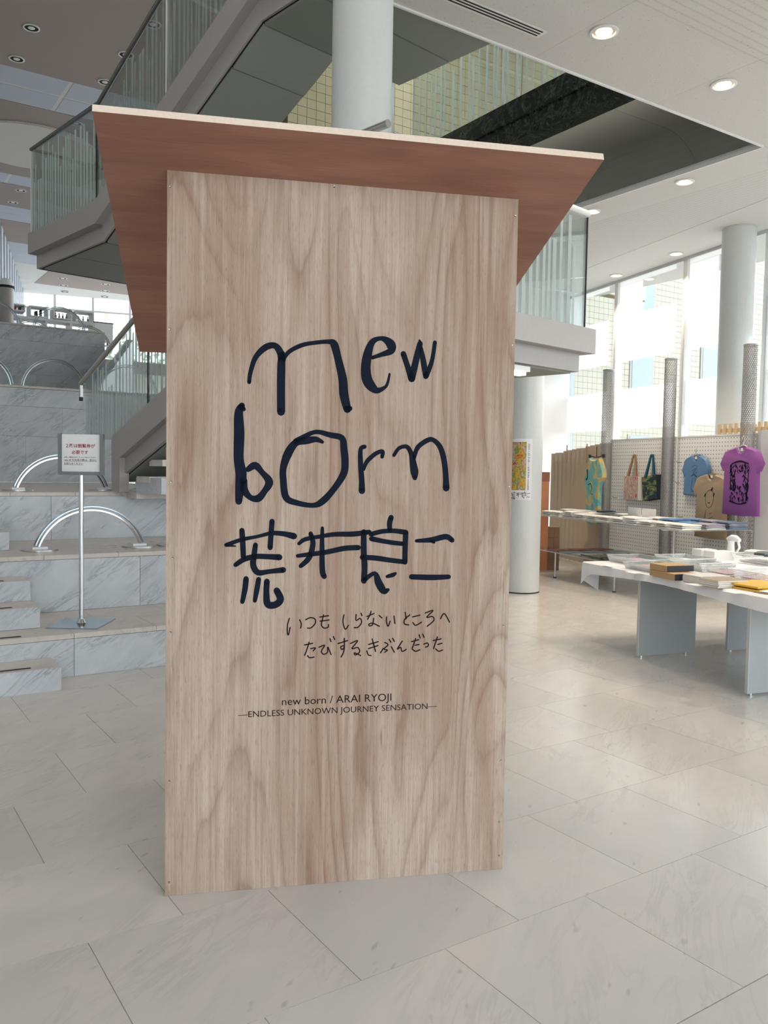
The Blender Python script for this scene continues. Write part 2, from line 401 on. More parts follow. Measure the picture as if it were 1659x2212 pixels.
def text_add(mb, s, o, u, v, width=None, height=None, bold=0.0):
    """text s with its left baseline at o, along u, up v"""
    vs, fs = text_geo(s, bold)
    if not vs: return
    x0 = min(p[0] for p in vs); x1 = max(p[0] for p in vs); y1 = max(p[1] for p in vs)
    sx = width / (x1 - x0) if width else height / y1; sy = height / y1 if height else sx
    o, u, v = Vector(o), Vector(u), Vector(v)
    mb.add([o + u * ((x - x0) * sx) + v * (y * sy) for x, y in vs], fs)
Z1 = Vector((0, 0, 1))
# ================================================================== SETTING
def frame(o, ang):
    c, s = math.cos(math.radians(ang)), math.sin(math.radians(ang))
    o = Vector(o); u = Vector((c, s, 0)); v = Vector((-s, c, 0))
    return (lambda a, b, z=0: o + u * a + v * b + Vector((0, 0, z))), u, v
HC, HU = 4.8, 8.5
# ---- floor: square marble slabs in running bond
fl = MB().box((-6, -10, -.2), (17, 17.5, -.0035)).build('floor', M['grout'], kind='structure')
gd = MB().box((-60, -45, -.4), (90, 90, -.21)).build('floor_paving_outside', M['ground'], kind='structure')
T_ = .612; tiles = []
for j in range(-19, 26):
    y0 = 1.99 + T_ * j
    off = .66 if j % 2 == 0 else .965
    for i in range(-12, 27):
        x0 = off + T_ * i
        if x0 > 16.2 or y0 > 16.5: continue
        if y0 > 5.9 and x0 < 3.6: continue
        c = (x0 + T_ / 2, y0 + T_ / 2, 0); px, py, d = proj(c)
        tiles.append((d if (-150 < px < 1810 and 900 < py < 2500 and .5 < d) else 99 + abs(d), x0, y0))
tiles.sort()
tm = MB().box((0, 0, -.0034), (T_ - .0025, T_ - .0025, 0)); tme = None
rest = MB()
for k, (d, x0, y0) in enumerate(tiles):
    if k < 285 and d < 90:
        if tme is None:
            o = MB().box((0, 0, -.0034), (T_ - .0025, T_ - .0025, 0)).build('stone_tile', M['floor'], fl); tme = o.data
            o.location = Vector((x0 + T_ / 2, y0 + T_ / 2, -.0034)) - WL[fl.name]
        else:
            o = D.objects.new('stone_tile', tme); COL.objects.link(o); o.parent = fl
            o.location = Vector((x0 + T_ / 2, y0 + T_ / 2, -.0034)) - WL[fl.name]
    else: rest.box((x0, y0, -.0034), (x0 + T_ - .0025, y0 + T_ - .0025, 0))
rest.build('stone_tile_field', M['floor'], fl, kind='stuff')

# ---- marble seating steps, aisle steps, two walls above
steps = empty('marble_seating_steps', (2, 6, 0), 'broad grey veined marble seating steps rising behind the plywood sign', 'steps')
XL, XR = -3.2, 3.75
def slab_row(p, u, n, L_, w, t, up, mat, name='marble_slab', off=0.0):
    for i in range(n):
        a = max(0, i * L_ - off); b = min(n * L_, (i + 1) * L_ - off)
        if b - a < .02: continue
        MB().obox(Vector(p) + u * (a + .0015), u * (b - a - .003), w, up * t).build(name, mat, steps)
lev = [(6.0, 0, .3), (6.95, .3, .75), (8.37, .75, 1.2)]
ys = [6.0, 6.95, 8.37, 12.8]
core = MB()
for i, (y0, za, zb) in enumerate(lev): core.box((XL, y0 + .03, 0), (XR, ys[i + 1] + .03, zb - .035))
core.build('step_core', M['tjoint'], steps)
ux = Vector((1, 0, 0)); uy = Vector((0, 1, 0))
for i, (y0, za, zb) in enumerate(lev):
    n = 6; L_ = (XR - XL) / n
    slab_row((XL, y0 + .001, za + .001), ux, n, L_, uy * .028, zb - za - .038, Z1, M['marble'], 'riser_slab', .4 * i)
    nr = max(1, round((ys[i + 1] - y0) / .61)); dr = (ys[i + 1] - y0) / nr
    for r in range(nr):
        slab_row((XL, y0 + r * dr, zb - .034), ux, 12, (XR - XL) / 12, uy * (dr - .003), .034, Z1, M['marbletop'], 'tread_slab', .3 * (r % 2))
# right cheek of the steps
MB().prism([(XR + .002, 6.0, 0), (XR + .002, 6.95, 0), (XR + .002, 8.37, 0), (XR + .002, 12.8, 0), (XR + .002, 12.8, 1.2), (XR + .002, 8.37, 1.2), (XR + .002, 8.37, .75), (XR + .002, 6.95, .75), (XR + .002, 6.95, .3), (XR + .002, 6.0, .3)], (.03, 0, 0)).build('cheek_slab', M['marble'], steps)
ais = empty('aisle_steps', (.2, 5.68, 0), 'small marble aisle steps with dark anti slip strips at left edge', 'steps')
for (y0, y1, za, zb) in [(5.68, 5.997, 0, .15), (6.32, 6.947, .302, .45), (6.65, 6.946, .451, .6), (7.5, 8.367, .752, .9), (7.84, 8.366, .901, 1.05)]:
    s = MB().box((-1.4, y0, za), (1.275, y1, zb)).build('step_block', [M['marble'], M['marbletop']], ais); s.data.polygons[1].material_index = 1
    MB().box((-1.38, y0 + .05, zb + .0003), (1.10, y0 + .075, zb + .003)).build('anti_slip_strip', M['black'], s)
for y0, zb in [(6.0, .3), (6.95, .75), (8.37, 1.2)]:
    MB().box((-1.38, y0 + .05, zb + .0003), (1.10, y0 + .075, zb + .003)).build('anti_slip_strip', M['black'], ais)
def upper_wall(nm, y0, za, zb, x1, courses, depth_):
    w = MB().box((XL - 2, y0 + .03, za), (x1 - .03, y0 + depth_, zb - .03)).build(nm, M['tjoint'], kind='structure')
    z0 = za
    for k, z in enumerate(courses):
        L_ = 1.25; n = int((x1 - XL + 2) / L_) + 1
        for i in range(n):
            b = x1 - i * L_ + (.5 if k % 2 and i else 0); a = max(XL - 2, x1 - (i + 1) * L_ + (.5 if k % 2 else 0))
            if b - a > .05: MB().box((a + .001, y0, z0 + .001), (b - .001, y0 + .03, z - .002)).build('wall_slab', M['marble'], w)
        z0 = z
    for i in range(6):
        for r in range(2): MB().box((x1 - (i + 1) * 1.6 + .002, y0 + r * depth_ / 2, zb - .03), (x1 - i * 1.6 - .002, y0 + (r + 1) * depth_ / 2 - .003, zb)).build('top_slab', M['marbletop'], w)
    return w
upper_wall('wall_lower_terrace', 12.8, 1.2, 2.56, 4.9, [1.85, 2.27, 2.525], 3.82)
upper_wall('wall_upper_terrace', 16.6, 2.56, 4.0, 4.55, [3.1, 3.7, 3.965], 4.2)
MB().box((XL - 2, 20.8, 3.7), (14, 42, 4.0)).build('floor_upper', M['marbletop'], kind='structure')
MB().prism([(3.35, 13.2, 2.57), (4.95, 16.6, 2.57), (4.95, 16.6, 3.9), (4.75, 16.2, 3.7)], (.12, -.04, 0)).build('trim_sloping_cheek', M['marble'], kind='structure')

# ---- ceilings
cl = MB().box((3.33, -10, HC + .012), (12.3, 5.17, 5.25)).box((7.99, 5.17, HC + .012), (12.3, 11.3, HC + .06))
low = cl.build('ceiling_lower', M['offwhite'], kind='structure')
WP = Vector((10.711, 6.823, 0))
T1 = Vector((.9703, -.2419, 0)); T2 = Vector((.2419, .9703, 0))
def WPt(a, b, z=0): return WP + T1 * a + T2 * b + Z1 * z
# plain speckled boards and ribbed boards
def board(x0, y0, x1, y1, mat, name='ceiling_board', th=.012):
    MB().box((x0 + .001, y0 + .001, HC + .012 - th), (x1 - .001, y1 - .001, HC + .0118)).build(name, mat, low)
for k in range(6): board(3.33 + 1.49 * k, 4.21, 3.33 + 1.49 * (k + 1), 5.165, M['ceil'])
for k in range(6):
    for j in range(8): board(3.33 + 1.49 * k, 4.21 - 1.65 * (j + 1), 3.33 + 1.49 * (k + 1), 4.21 - 1.65 * j, M['perf'], 'ribbed_board', .016)
for j in range(4): board(7.99, 5.17 + 1.53 * j, 8.62, 5.17 + 1.53 * (j + 1), M['ceil'])
for j in range(4): board(8.62, 5.17 + 1.53 * j, 12.27, 5.17 + 1.53 * (j + 1), M['perf2'], 'ribbed_board', .012)
MB().prism([WPt(-.98, -14, HC - .003), WPt(.1, -14, HC - .003), WPt(.1, 4.4, HC - .003), WPt(-.98, 4.4, HC - .003)], (0, 0, .0028)).build('perimeter_board', M['ceil'], low)
MB().box((3.33, 5.16, HC - .014), (6.22, 5.18, HC + .03)).build('trim_1', M['white'], kind='structure')
MB().box((6.223, 5.16, HC - .014), (7.97, 5.18, HC + .03)).build('trim_2', M['white'], kind='structure')
MB().box((7.972, 5.181, HC - .014), (7.99, 11.3, HC + .03)).build('trim_3', M['white'], kind='structure')
MB().box((3.33, 5.171, HC + .031), (8.2, 5.19, 5.25)).build('wall_void_front', M['offwhite'], kind='structure')
# cove beyond the ceiling opening: flat soffit, quarter curve, wall
def cove(y0, y1, nm):
    prof = [(7.53, 5.745), (8.775, 5.745)] + [(8.775 + .75 * math.sin(t * math.pi / 20), 4.995 + .75 * math.cos(t * math.pi / 20)) for t in range(1, 11)] + [(9.525, 4.87)]
    prof2 = [(x + .02, z + .03) for x, z in prof]; b = MB()
    for i in range(len(prof) - 1):
        (x0, z0), (x1, z1) = prof[i], prof[i + 1]; (X0, Z0), (X1_, Z1_) = prof2[i], prof2[i + 1]
        b.prism([(x0, y0, z0), (x1, y0, z1), (X1_, y0, Z1_), (X0, y0, Z0)], (0, y1 - y0 - .008, 0))
    return b.build(nm, plain('cove_paint', lin((206, 206, 198)), .6), cv, True)
cv = empty('wall_curved_cove', (8.7, 6.3, 5.745), kind='structure')
for a in (5.21, 7.01, 8.81): cove(a, a + 1.8, 'cove_panel')
MB().box((7.6, 5.2, 6.26), (13.7, 11.3, 6.3)).build('floor_gallery', M['marbletop'], kind='structure')
MB().box((3.4, 2.1, 5.26), (13.77, 2.2, 9.4)).build('wall_light_block_front', M['offwhite'], kind='structure')  # unseen wall added to keep sky light off the yellow tiles
MB().box((13.77, 2.1, 5.0), (13.9, 5.6, 9.4)).build('wall_light_block_right', M['offwhite'], kind='structure')  # added unseen wall, length set by the daylight wanted on the tiles
# granite edged gallery with glass above the opening
gal = empty('gallery_balustrade', (7.5, 7.9, 5.73), 'green black granite gallery edge carrying striped glass above the ceiling opening', 'balustrade')
MB().box((7.51, 5.21, 5.73), (7.79, 10.75, 5.98)).build('granite_lower_band', M['granite'], gal)
MB().box((7.477, 5.21, 5.983), (7.79, 10.75, 6.248)).build('granite_upper_band', M['granite'], gal)
def stripes_yz(x, y0, y1, z0, z1, rnd, parent, wmin=.02, wmax=.05):
    b = MB(); y = y0 + .05
    while y < y1 - .08:
        w = rnd.uniform(wmin, wmax); h = rnd.choice([1, 1, .92, .8])
        b.box((x - .0012, y, z0 + .01), (x, y + w, z0 + (z1 - z0) * h)); y += w + rnd.uniform(.04, .16)
    b.build('frosted_stripes', M['stripe'], parent, kind='stuff')
for a, b_ in ((5.25, 6.784), (6.80, 8.33), (8.35, 10.735)):
    g = MB().box((7.555, a, 6.25), (7.567, b_, 7.38)).build('glass_panel', M['glass'], gal); stripes_yz(7.554, a, b_, 6.26, 7.37, RND, g)
    MB().box((7.553, b_ + .002, 6.25), (7.569, b_ + .014, 7.38)).build('joint_strip', M['white'], gal)
MB().tube([(7.56, 5.25, 7.40), (7.56, 10.75, 7.40)], .02).build('handrail', M['steel'], gal, True)
gp = (7.56, 10.75, 6.47); gn = Vector((-.17, .985, 0))
MB().tube([onP(838, 281, gp, gn), onP(884, 300, gp, gn)], .024).build('return_rail', M['steel'], gal, True)
# wall of yellow tiles seen through the opening, and the same cladding outside the shop windows
tw = MB().box((5.75, 11.38, 4.9), (13.77, 11.57, 9.44)).build('wall_yellow_tile', M['tilebed'], kind='structure')
tl = []; TW, TH = .157, .1354
for i in range(51):
    for j in range(33):
        x0, z0 = 5.76 + i * TW, 4.92 + j * TH; px, py, d = proj((x0 + TW / 2, 11.37, z0 + TH / 2))
        inn = (868 < px < 1240 and 90 < py < 312) or (670 < px < 716 and 230 < py < 290)
        tl.append((0 if inn and py < 312 - (px - 941) * .53 + 20 else 1, abs(px - 1000) + abs(py - 200), x0, z0))
tl.sort(); tme2 = None; rest = MB()
for k, (a, _, x0, z0) in enumerate(tl):
    if a == 0 and k < 296:
        if tme2 is None:
            o = MB().box((x0, 11.368, z0), (x0 + TW - .007, 11.38, z0 + TH - .007)).build('wall_tile', M['tile'], tw); tme2 = o.data; base = (x0, z0, o.location.copy())
        else:
            o = D.objects.new('wall_tile', tme2); COL.objects.link(o); o.parent = tw; o.location = base[2] + Vector((x0 - base[0], 0, z0 - base[1]))
    else: rest.box((x0, 11.368, z0), (x0 + TW - .007, 11.38, z0 + TH - .007))
rest.build('wall_tile_field', M['tile'], tw, kind='stuff')
MB().box((6.2, 2.1, 9.45), (13.8, 11.6, 9.55)).build('ceiling_light_block', M['upceil'], kind='structure')  # unseen lid added so open sky does not overlight the floor

# upper ceiling, left
up = MB().prism([(-9, -10, HU + .012), (6.2, -10, HU + .012), (6.2, 11.6, HU + .012), (16, 11.6, HU + .012), (16, 35.6, HU + .012), (-9, 41.8, HU + .012)], (0, 0, .2)).build('ceiling_upper', M['offwhite'], kind='structure')
def upb(y0, y1, mat, x0=-8.9, x1=15.9, nm='plaster_panel', z=HU):
    if y0 < 11: x1 = min(x1, 6.15)
    MB().box((x0, y0 + .002, z), (x1, y1 - .002, HU + .0118)).build(nm, mat, up)
upb(-10, -1, M['upceil']); upb(-1, 8, M['upceil']); upb(8, 11.5, M['upceil']); upb(11.6, 16.55, M['upceil']); upb(18.12, 22.6, M['upceil']); upb(23.4, 25.4, M['upceil']); upb(26.87, 29.4, M['upceil']); upb(32.3, 35.5, M['upceil'], 7.0)
for (a, b_) in ((16.55, 17.33), (17.35, 18.12), (22.6, 23.4), (25.4, 26.12), (26.14, 26.87), (29.4, 30.8), (30.85, 32.3)):
    for k in range(8):
        x0 = -8.05 + 3 * k; 
        if x0 > 15: break
        MB().box((x0 + .03, a + .02, HU + .006), (min(x0 + 2.95, 15.9), b_ - .02, HU + .0118)).build('blue_panel', M['blue'], up)
MB().cyl((3.95, 20.35, HU - .05), 1.4, .048, 48).build('round_ceiling_panel', M['perf'], up)
# far windows of the upper floor (facade along T1), left facade along T2
FW = Vector((8.0, 37.5, 0))
def FP(a, b, z=0): return FW + T1 * a + T2 * b + Z1 * z
w1 = empty('window_1', FP(2, 0, 4), kind='structure')
for k in range(-1, 6):
    x = .2 + 1.51 * k
    MB().obox(FP(x - .05, 0, 4.0), T1 * .1, T2 * .12, Z1 * 4.5).build('mullion', M['white'], w1)
    MB().obox(FP(x + .055, .05, 4.0), T1 * 1.40, T2 * .01, Z1 * 4.5).build('pane', M['haze'], w1)
MB().obox(FP(-1.5, -.02, 7.9), T1 * 9.5, T2 * .1, Z1 * .07).build('transom', M['white'], w1)
MB().obox(FP(-1.5, -.02, 5.6), T1 * 9.5, T2 * .1, Z1 * .07).build('transom', M['white'], w1)
LW = Vector((4.77, 28.5, 0))
w2 = empty('window_2', LW + T2 * 2, kind='structure')
for k in range(-9, 9):
    q = LW + T2 * (k * 1.05) + Z1 * 4
    MB().obox(q, T2 * .62, T1 * -.12, Z1 * 4.5).build('grey_panel', M['blue'], w2)
    MB().obox(q + T2 * .63, T2 * .41, T1 * -.02, Z1 * 4.5).build('pane', M['winglass'], w2)
MB().box((-9, 14, 0), (-8.9, 44, HU)).build('wall_left', M['offwhite'], kind='structure')
MB().box((XL - 2.2, -10, 0), (XL - 2.05, 20.8, HU)).build('wall_aisle_left', M['offwhite'], kind='structure')
MB().box((5.0, 11.6, 0), (11.9, 11.75, 4.86)).build('wall_back', M['offwhite'], kind='structure')

# ---- shop windows (facade along T2)
w3 = empty('window_3', WPt(0, 2, 0), kind='structure')
mull = [-14.1, -12.4, -10.65, -8.9, -7.1, -5.35, -3.54, -1.74, 0.0, 1.67, 3.46, 5.15]
for i, b in enumerate(mull):
    MB().obox(WPt(0, b - .06, 0), T1 * .13, T2 * .095, Z1 * HC).build('mullion', M['white'], w3)
    MB().obox(WPt(-.03, b - .075, 0), T1 * .022, T2 * .028, Z1 * 3.9).build('cover_strip', M['dim'], w3)
    if i + 1 < len(mull):
        b2 = mull[i + 1]; wd = b2 - b - .11
        MB().obox(WPt(.05, b + .055, .1), T1 * .012, T2 * wd, Z1 * (HC - .1)).build('pane', M['winglass'], w3)
        f0 = b + .25
        for (z0, z1, c0, c1) in ((4.69, 4.79, f0, b2 - .055), (3.385, 4.17, f0, b2 - .055), (4.175, 4.685, b2 - .7, b2 - .055), (2.22, 2.91, f0, b2 - .055)):
            MB().obox(WPt(.04, c0, z0), T1 * .002, T2 * (c1 - c0), Z1 * (z1 - z0)).build('white_film', M['film'], w3)
MB().obox(WPt(0, -14.15, 0), T1 * .13, T2 * 19.4, Z1 * .1).build('sill', M['dim'], w3)
MB().obox(WPt(-.02, -14.15, HC - .05), T1 * .018, T2 * 19.4, Z1 * .049).build('head_channel', M['dim'], w3)
# building outside, clad in the same tile
bo = empty('tile_clad_building', (18, 13.8, 0), 'pale yellow tiled building seen through the shop windows', 'building')
MB().box((12.2, 13.78, -.2), (27, 14.3, 8.5)).build('wall', plain('outdoor_mortar', lin((140, 136, 124)), .9), bo)
b = MB(); wxs = (13.5, 16.2, 18.9, 21.6); wzs = ((1.02, 2.36), (3.07, 4.72), (5.27, 6.9))
for i in range(93):
    for j in range(62):
        x0, z0 = 12.24 + i * .157, .02 + j * .1354
        if any(wx - .04 < x0 + .08 < wx + .8 and any(a - .03 < z0 + .07 < c + .03 for a, c in wzs) for wx in wxs): continue
        b.box((x0, 13.768, z0), (x0 + .150, 13.78, z0 + .128))
b.build('tile_field', plain('outdoor_beige_tile', lin((172, 169, 152)), .5, noise=.08, scale=2), bo, kind='stuff')
for wx in wxs:
    for z0, z1 in wzs:
        f = MB().box((wx - .03, 13.75, z0 - .04), (wx + .82, 13.779, z1 + .04)).build('window', M['grey'], bo)
        MB().box((wx + .04, 13.74, z0), (wx + .75, 13.749, z1)).build('pane', plain('blue_pane', lin((140, 158, 180)), .15), f)

# ---- columns
def column(px_p, z1, label, r=.28):
    p = Vector(px_p); c = empty('round_column', (p.x, p.y, 0), label, 'column')
    MB().cyl((p.x, p.y, 0.001), r, z1 - .001, 48).build('shaft', M['colpaint'], c, True)
    MB().cyl((p.x, p.y, 0.001), r + .004, .012, 48).build('base_ring', M['joint'], c, True)
    return p
CC = column((3.09, 5.0, 0), 8.49, 'white round column rising behind the centre of the tilted plywood roof', .205)
C1 = column((7.11, 7.63, 0), 3.0, 'white round column with an exhibition poster, right of the plywood sign', .22)
column((10.38, 7.03, 0), 4.796, 'white round column against the bright shop windows', .22)
column((5.21, 8.16, 0), 8.45, 'blue tinted round column just visible behind the central column', .22)

# poster wrapped on the column
po = empty('exhibition_poster', (C1.x, C1.y, 1.13), 'exhibition poster with a colourful painting on the round column', 'poster')
pa0 = math.atan2(-C1.y, -C1.x) + math.radians(-41)
def PC(s, z, r=.2265):
    """s: metres right of the poster centre as seen from the front"""
    a = pa0 + s / .22; return Vector((C1.x + r * math.cos(a), C1.y + r * math.sin(a), z))
def patch(s0, s1, z0, z1, r, n=14):
    b = MB(); vs = []; fs = []
    for i in range(n + 1):
        s = s0 + (s1 - s0) * i / n; vs += [PC(s, z0, r), PC(s, z1, r), PC(s, z0, r - .0012), PC(s, z1, r - .0012)]
    for i in range(n):
        k = 4 * i; fs += [(k, k + 4, k + 5, k + 1), (k + 2, k + 3, k + 7, k + 6), (k + 1, k + 5, k + 7, k + 3), (k, k + 2, k + 6, k + 4)]
    return b.add(vs, fs)
patch(-.257, .257, 1.128, 1.858, .2225).build('paper', M['paper'], po)
art = voronoi_art('poster_art', [lin((52, 70, 44)), lin((190, 96, 50)), lin((214, 170, 60)), lin((96, 128, 62)), lin((206, 176, 160)), lin((170, 60, 40)), lin((60, 66, 60))], 9, .5, (1, 1, .6))
patch(-.2, .185, 1.245, 1.82, .2234).build('picture', art, po)
def vt(mb, s_, s0, z0, h, w=None):
    vs, fs = text_geo(s_); x0 = min(p[0] for p in vs); x1 = max(p[0] for p in vs); y1 = max(p[1] for p in vs)
    k = (w or 1) / (x1 - x0) if w else h / y1; ky = h / y1
    mb.add([PC(s0 + y * ky, z0 - (x - x0) * k, .2244) for x, y in vs], fs)
b = MB(); vt(b, '2025 1.25 TUE — 6.8 SUN', .205, 1.80, .02, .40); vt(b, 'いわき市立美術館', .205, 1.38, .018, .13)
b.build('vertical_print', M['print_'], po)


# ---- downlights
def downlight(x, y, z, lit, label, group, r=.11):
    d = empty('ceiling_downlight', (x, y, z), label, 'downlight', group)
    MB().lathe((x, y, z), [(r + .022, -.0005), (r + .02, -.010), (r, -.014), (r - .004, -.003)]).build('ring', M['white'], d, True)
    if lit:
        MB().cyl((x, y, z - .004), r - .004, .003, 28).build('reflector', M['reflector'], d)
        MB().lathe((x, y, z), [(r * .72, -.0042), (r * .66, -.012), (r * .3, -.018), (.001, -.019)]).build('bulb', M['bulb'], d, True)
        l = lamp('downlight_beam', (x, y, z - .05), 190 if x > 6.5 else 88, .07, spot=100 if x > 6.5 else 88)
    else:
        MB().cyl((x, y, z - .004), r - .004, .003, 28).build('reflector', M['joint'], d)
        MB().lathe((x, y, z), [(r * .5, -.0042), (r * .45, -.010), (.001, -.014)]).build('bulb', M['plastic'], d, True)
for px, py, lab in [(1305, 68, 'lit downlight in the ribbed white ceiling, nearest the top edge'), (1563, 182, 'lit downlight in the white ceiling at the right edge'),
                    (1479, 392, 'lit downlight right of the dark ceiling opening'), (1279, 456, 'lit downlight above the glass of the stair landing'),
                    (1612, 492, 'lit downlight by the window head above the right white column'), (1461, 547, 'middle lit downlight of the three along the window head'),
                    (1331, 594, 'lit downlight by the window head nearest the stair landing')]:
    q = onZ(px, py, HC); downlight(q.x, q.y, HC - .004 if px in (1612, 1461, 1331) else HC - .001, True, lab, 'lit downlights in the white ceiling', .087)
for x, y, z, lab in [(.9, 4.7, HU, 'lit warm downlight high above the floor before the marble steps'), (-.6, 7.4, HU, 'lit warm downlight high above the aisle steps'), (1.9, 7.2, HU, 'lit warm downlight high above the marble steps'),
                     (1.5, 1.2, HU, 'lit warm downlight high above the floor in front of the plywood sign'), (4.3, 3.4, HC, 'lit downlight in the ribbed ceiling right of the plywood sign'), (7.0, 3.2, HC, 'lit downlight in the ribbed ceiling before the shop tables'), (8.1, 3.6, HC, 'lit downlight in the ribbed ceiling above the shop tables'), (9.3, 4.2, HC, 'lit downlight in the ribbed ceiling beside the shop windows')]:  # the three shop downlights are unseen lamps added to brighten the goods
    downlight(x, y, z - .001, True, lab, 'lit downlights above the frame', .09)
labs = {(68, 60): 'unlit downlight in the brown grey ceiling, leftmost of the front row', (36, 127): 'unlit downlight at left, second row of the brown grey ceiling', (330, 52): 'unlit downlight seen through the glass beside the sloping handrail',
        (272, 118): 'unlit downlight crossed by the sloping handrail', (227, 177): 'unlit downlight just left of the sloping handrail', (164, 266): 'unlit downlight behind the upper glass corner',
        (45, 411): 'unlit downlight left of the striped glass, nearer one', (28, 437): 'unlit downlight left of the striped glass, farther one'}
for (px, py), lab in labs.items():
    q = onZ(px, py, HU); downlight(q.x, q.y, HU - .001, False, lab, 'unlit downlights in the high ceiling')
for k, (px, py) in enumerate([(135, 601), (137, 616), (140, 630), (228, 614), (227, 628), (226, 641)]):
    q = onZ(px, py, HU); downlight(q.x, q.y, HU - .001, False, ('unlit downlight in the far bright ceiling, %s row, %s one' % (('left', 'right')[k // 3], ('nearest', 'middle', 'farthest')[k % 3])), 'unlit downlights in the high ceiling', .15)
# slot diffuser
sd = empty('slot_air_diffuser', (4.1, 4.85, HC), 'long slotted air diffuser in the speckled ceiling near the top edge', 'air vent')
MB().box((3.36, 4.815, HC - .006), (4.62, 4.925, HC - .001)).build('frame', M['white'], sd)
for k in range(3): MB().box((3.38, 4.829 + k * .031, HC - .0075), (4.59, 4.843 + k * .031, HC - .0062)).build('slot', M['joint'], sd)

# ================================================================== STAIRCASE
SG, S1, S2 = frame((2.0, 10.48, 0), 56.36 - 46.7)
stair = empty('staircase', SG(1.2, -3, 1.2), 'grey open staircase with striped glass sides folding up behind the sign', 'staircase')
def side_prism(prof, s0, s1, name, mat, parent):
    """closed body from a side profile [(s2, z)], from s1 = s0 to s1"""
    return MB().prism([SG(s0, b, z) for b, z in prof], S1 * (s1 - s0)).build(name, mat, parent)
def flight(name, top, th, s0, s1, ins0, ins1):
    """top: [(s2, z)] polyline; th: fascia depth and lower body depth"""
    up_ = top; lo = [(b, z - th[0]) for b, z in reversed(top)]
    f = side_prism(up_ + lo, s0, s1, name, M['grey'], stair)
    a = [(b, z - th[0] - .0005) for b, z in top]; c = [(b, z - th[0] - th[1]) for b, z in reversed(top)]
    side_prism(a + c, s0 + ins0, s1 - ins1, 'lower_band', M['grey'], f)
    return f
def soffit(parent, top, drop, s0, s1, cuts):
    """separate underside panels below the polyline, with open joints"""
    def zt(b):
        for (b0, z0), (b1, z1) in zip(top, top[1:]):
            if min(b0, b1) - 1e-6 <= b <= max(b0, b1) + 1e-6: return z0 + (z1 - z0) * (b - b0) / (b1 - b0)
        return top[-1][1]
    MB().prism([SG(s0, b, zt(b) - drop - .001) for b, z in top] , S1 * (s1 - s0)) if False else None
    for ca, cb in zip(cuts, cuts[1:]):
        sg = .008 if cb < ca else -.008
        p = [SG(s0 + .012, ca - sg, zt(ca) - drop - .02), SG(s0 + .012, cb + sg, zt(cb) - drop - .02), SG(s0 + .012, cb + sg, zt(cb) - drop - .002), SG(s0 + .012, ca - sg, zt(ca) - drop - .002)]
        MB().prism(p, S1 * (s1 - s0 - .024)).build('underside_panel', M['soffit'], parent)
    j = [(b, z - drop + .0) for b, z in top]
    MB().prism([SG(s0, b, z - drop - .0005) for b, z in top] + [SG(s0, b, z - drop - .0019) for b, z in reversed(top)], S1 * (s1 - s0)).build('joint_shadow_gap', M['joint'], parent)
def treads(parent, b0, z0, b1, z1, n, s0, s1):
    for i in range(n):
        a = b0 + (b1 - b0) * i / n; c = b0 + (b1 - b0) * (i + 1) / n; z = z0 + (z1 - z0) * (i + 1) / n - .16
        p = [SG(s0, a, z - .06), SG(s0, c, z - .06), SG(s0, c, z), SG(s0, a, z)]
        MB().prism(p, S1 * (s1 - s0)).build('step', M['marbletop'], parent)
# first flight, from the steps up to the right landing
t1 = [(-2.13, 1.74), (-4.40, 2.65)]
f1 = flight('lower_flight', t1, (.27, .15), 0, 1.0, .06, .06)
soffit(f1, t1, .42, .10, .9, [-2.14, -3.2, -4.38])
side_prism([(-2.13, 1.74), (-2.30, 1.67), (-2.30, 1.21), (-2.13, 1.21)], .002, .10, 'stringer_foot', M['grey'], f1)
MB().obox(SG(.15, -2.35, 1.201), S1 * 1.2, S2 * -.5, Z1 * .15).build('first_step', M['marble'], f1)
# right landing
r1 = [(-4.40, 2.65), (-6.06, 2.65)]
lr = flight('right_landing', r1, (.20, .001), 0, 2.35, .1, .1)
MB().obox(SG(.1, -5.97, 2.30), S1 * 2.15, S2 * 1.5, Z1 * .149).build('lower_band', M['grey'], lr)
MB().obox(SG(.16, -5.93, 2.285), S1 * 2.03, S2 * 1.44, Z1 * .0145).build('underside_panel', M['soffit'], lr)
tb = empty('tube_light', SG(1.2, -5.9, 2.22), 'white tube light under the front edge of the right stair landing', 'lamp')
MB().obox(SG(.2, -5.95, 2.245), S1 * 1.42, S2 * .11, Z1 * .039).build('housing', M['white'], tb)
MB().obox(SG(.22, -5.94, 2.215), S1 * 1.36, S2 * .07, Z1 * .0295).build('tube', M['tubelight'], tb)
# second flight up to the left landing
t2 = [(-4.40, 2.65), (-1.50, 4.1)]
f2 = flight('middle_flight', t2, (.23, .15), 1.4, 2.35, .06, .06)
l1 = [(0, 4.1), (-1.77, 4.1)]
ll = flight('left_landing', l1, (.23, .15), 0, 2.35, .1, .1)
t3 = [(-1.77, 4.1), (-4.49, 5.27)]
f3 = flight('upper_flight', t3, (.23, .17), 0, .92, .08, .08)
t4 = [(-4.49, 5.27), (-5.66, 5.27)]
f4 = flight('top_landing', t4, (.23, .17), 0, 1.62, .08, .04)
soffit(ll, l1, .38, .13, 2.2, [-.12, -.95, -1.80])
soffit(f3, t3, .40, .10, .84, [-1.80, -3.4, -4.06, -4.49])
soffit(f4, t4, .40, .10, 1.56, [-4.49, -5.1, -5.65])
treads(f1, -2.13, 1.2, -4.4, 2.65, 9, .14, .93); treads(f2, -4.4, 2.65, -1.5, 4.1, 9, 1.5, 2.28); treads(f3, -1.77, 4.1, -4.49, 5.27, 8, .1, .85)
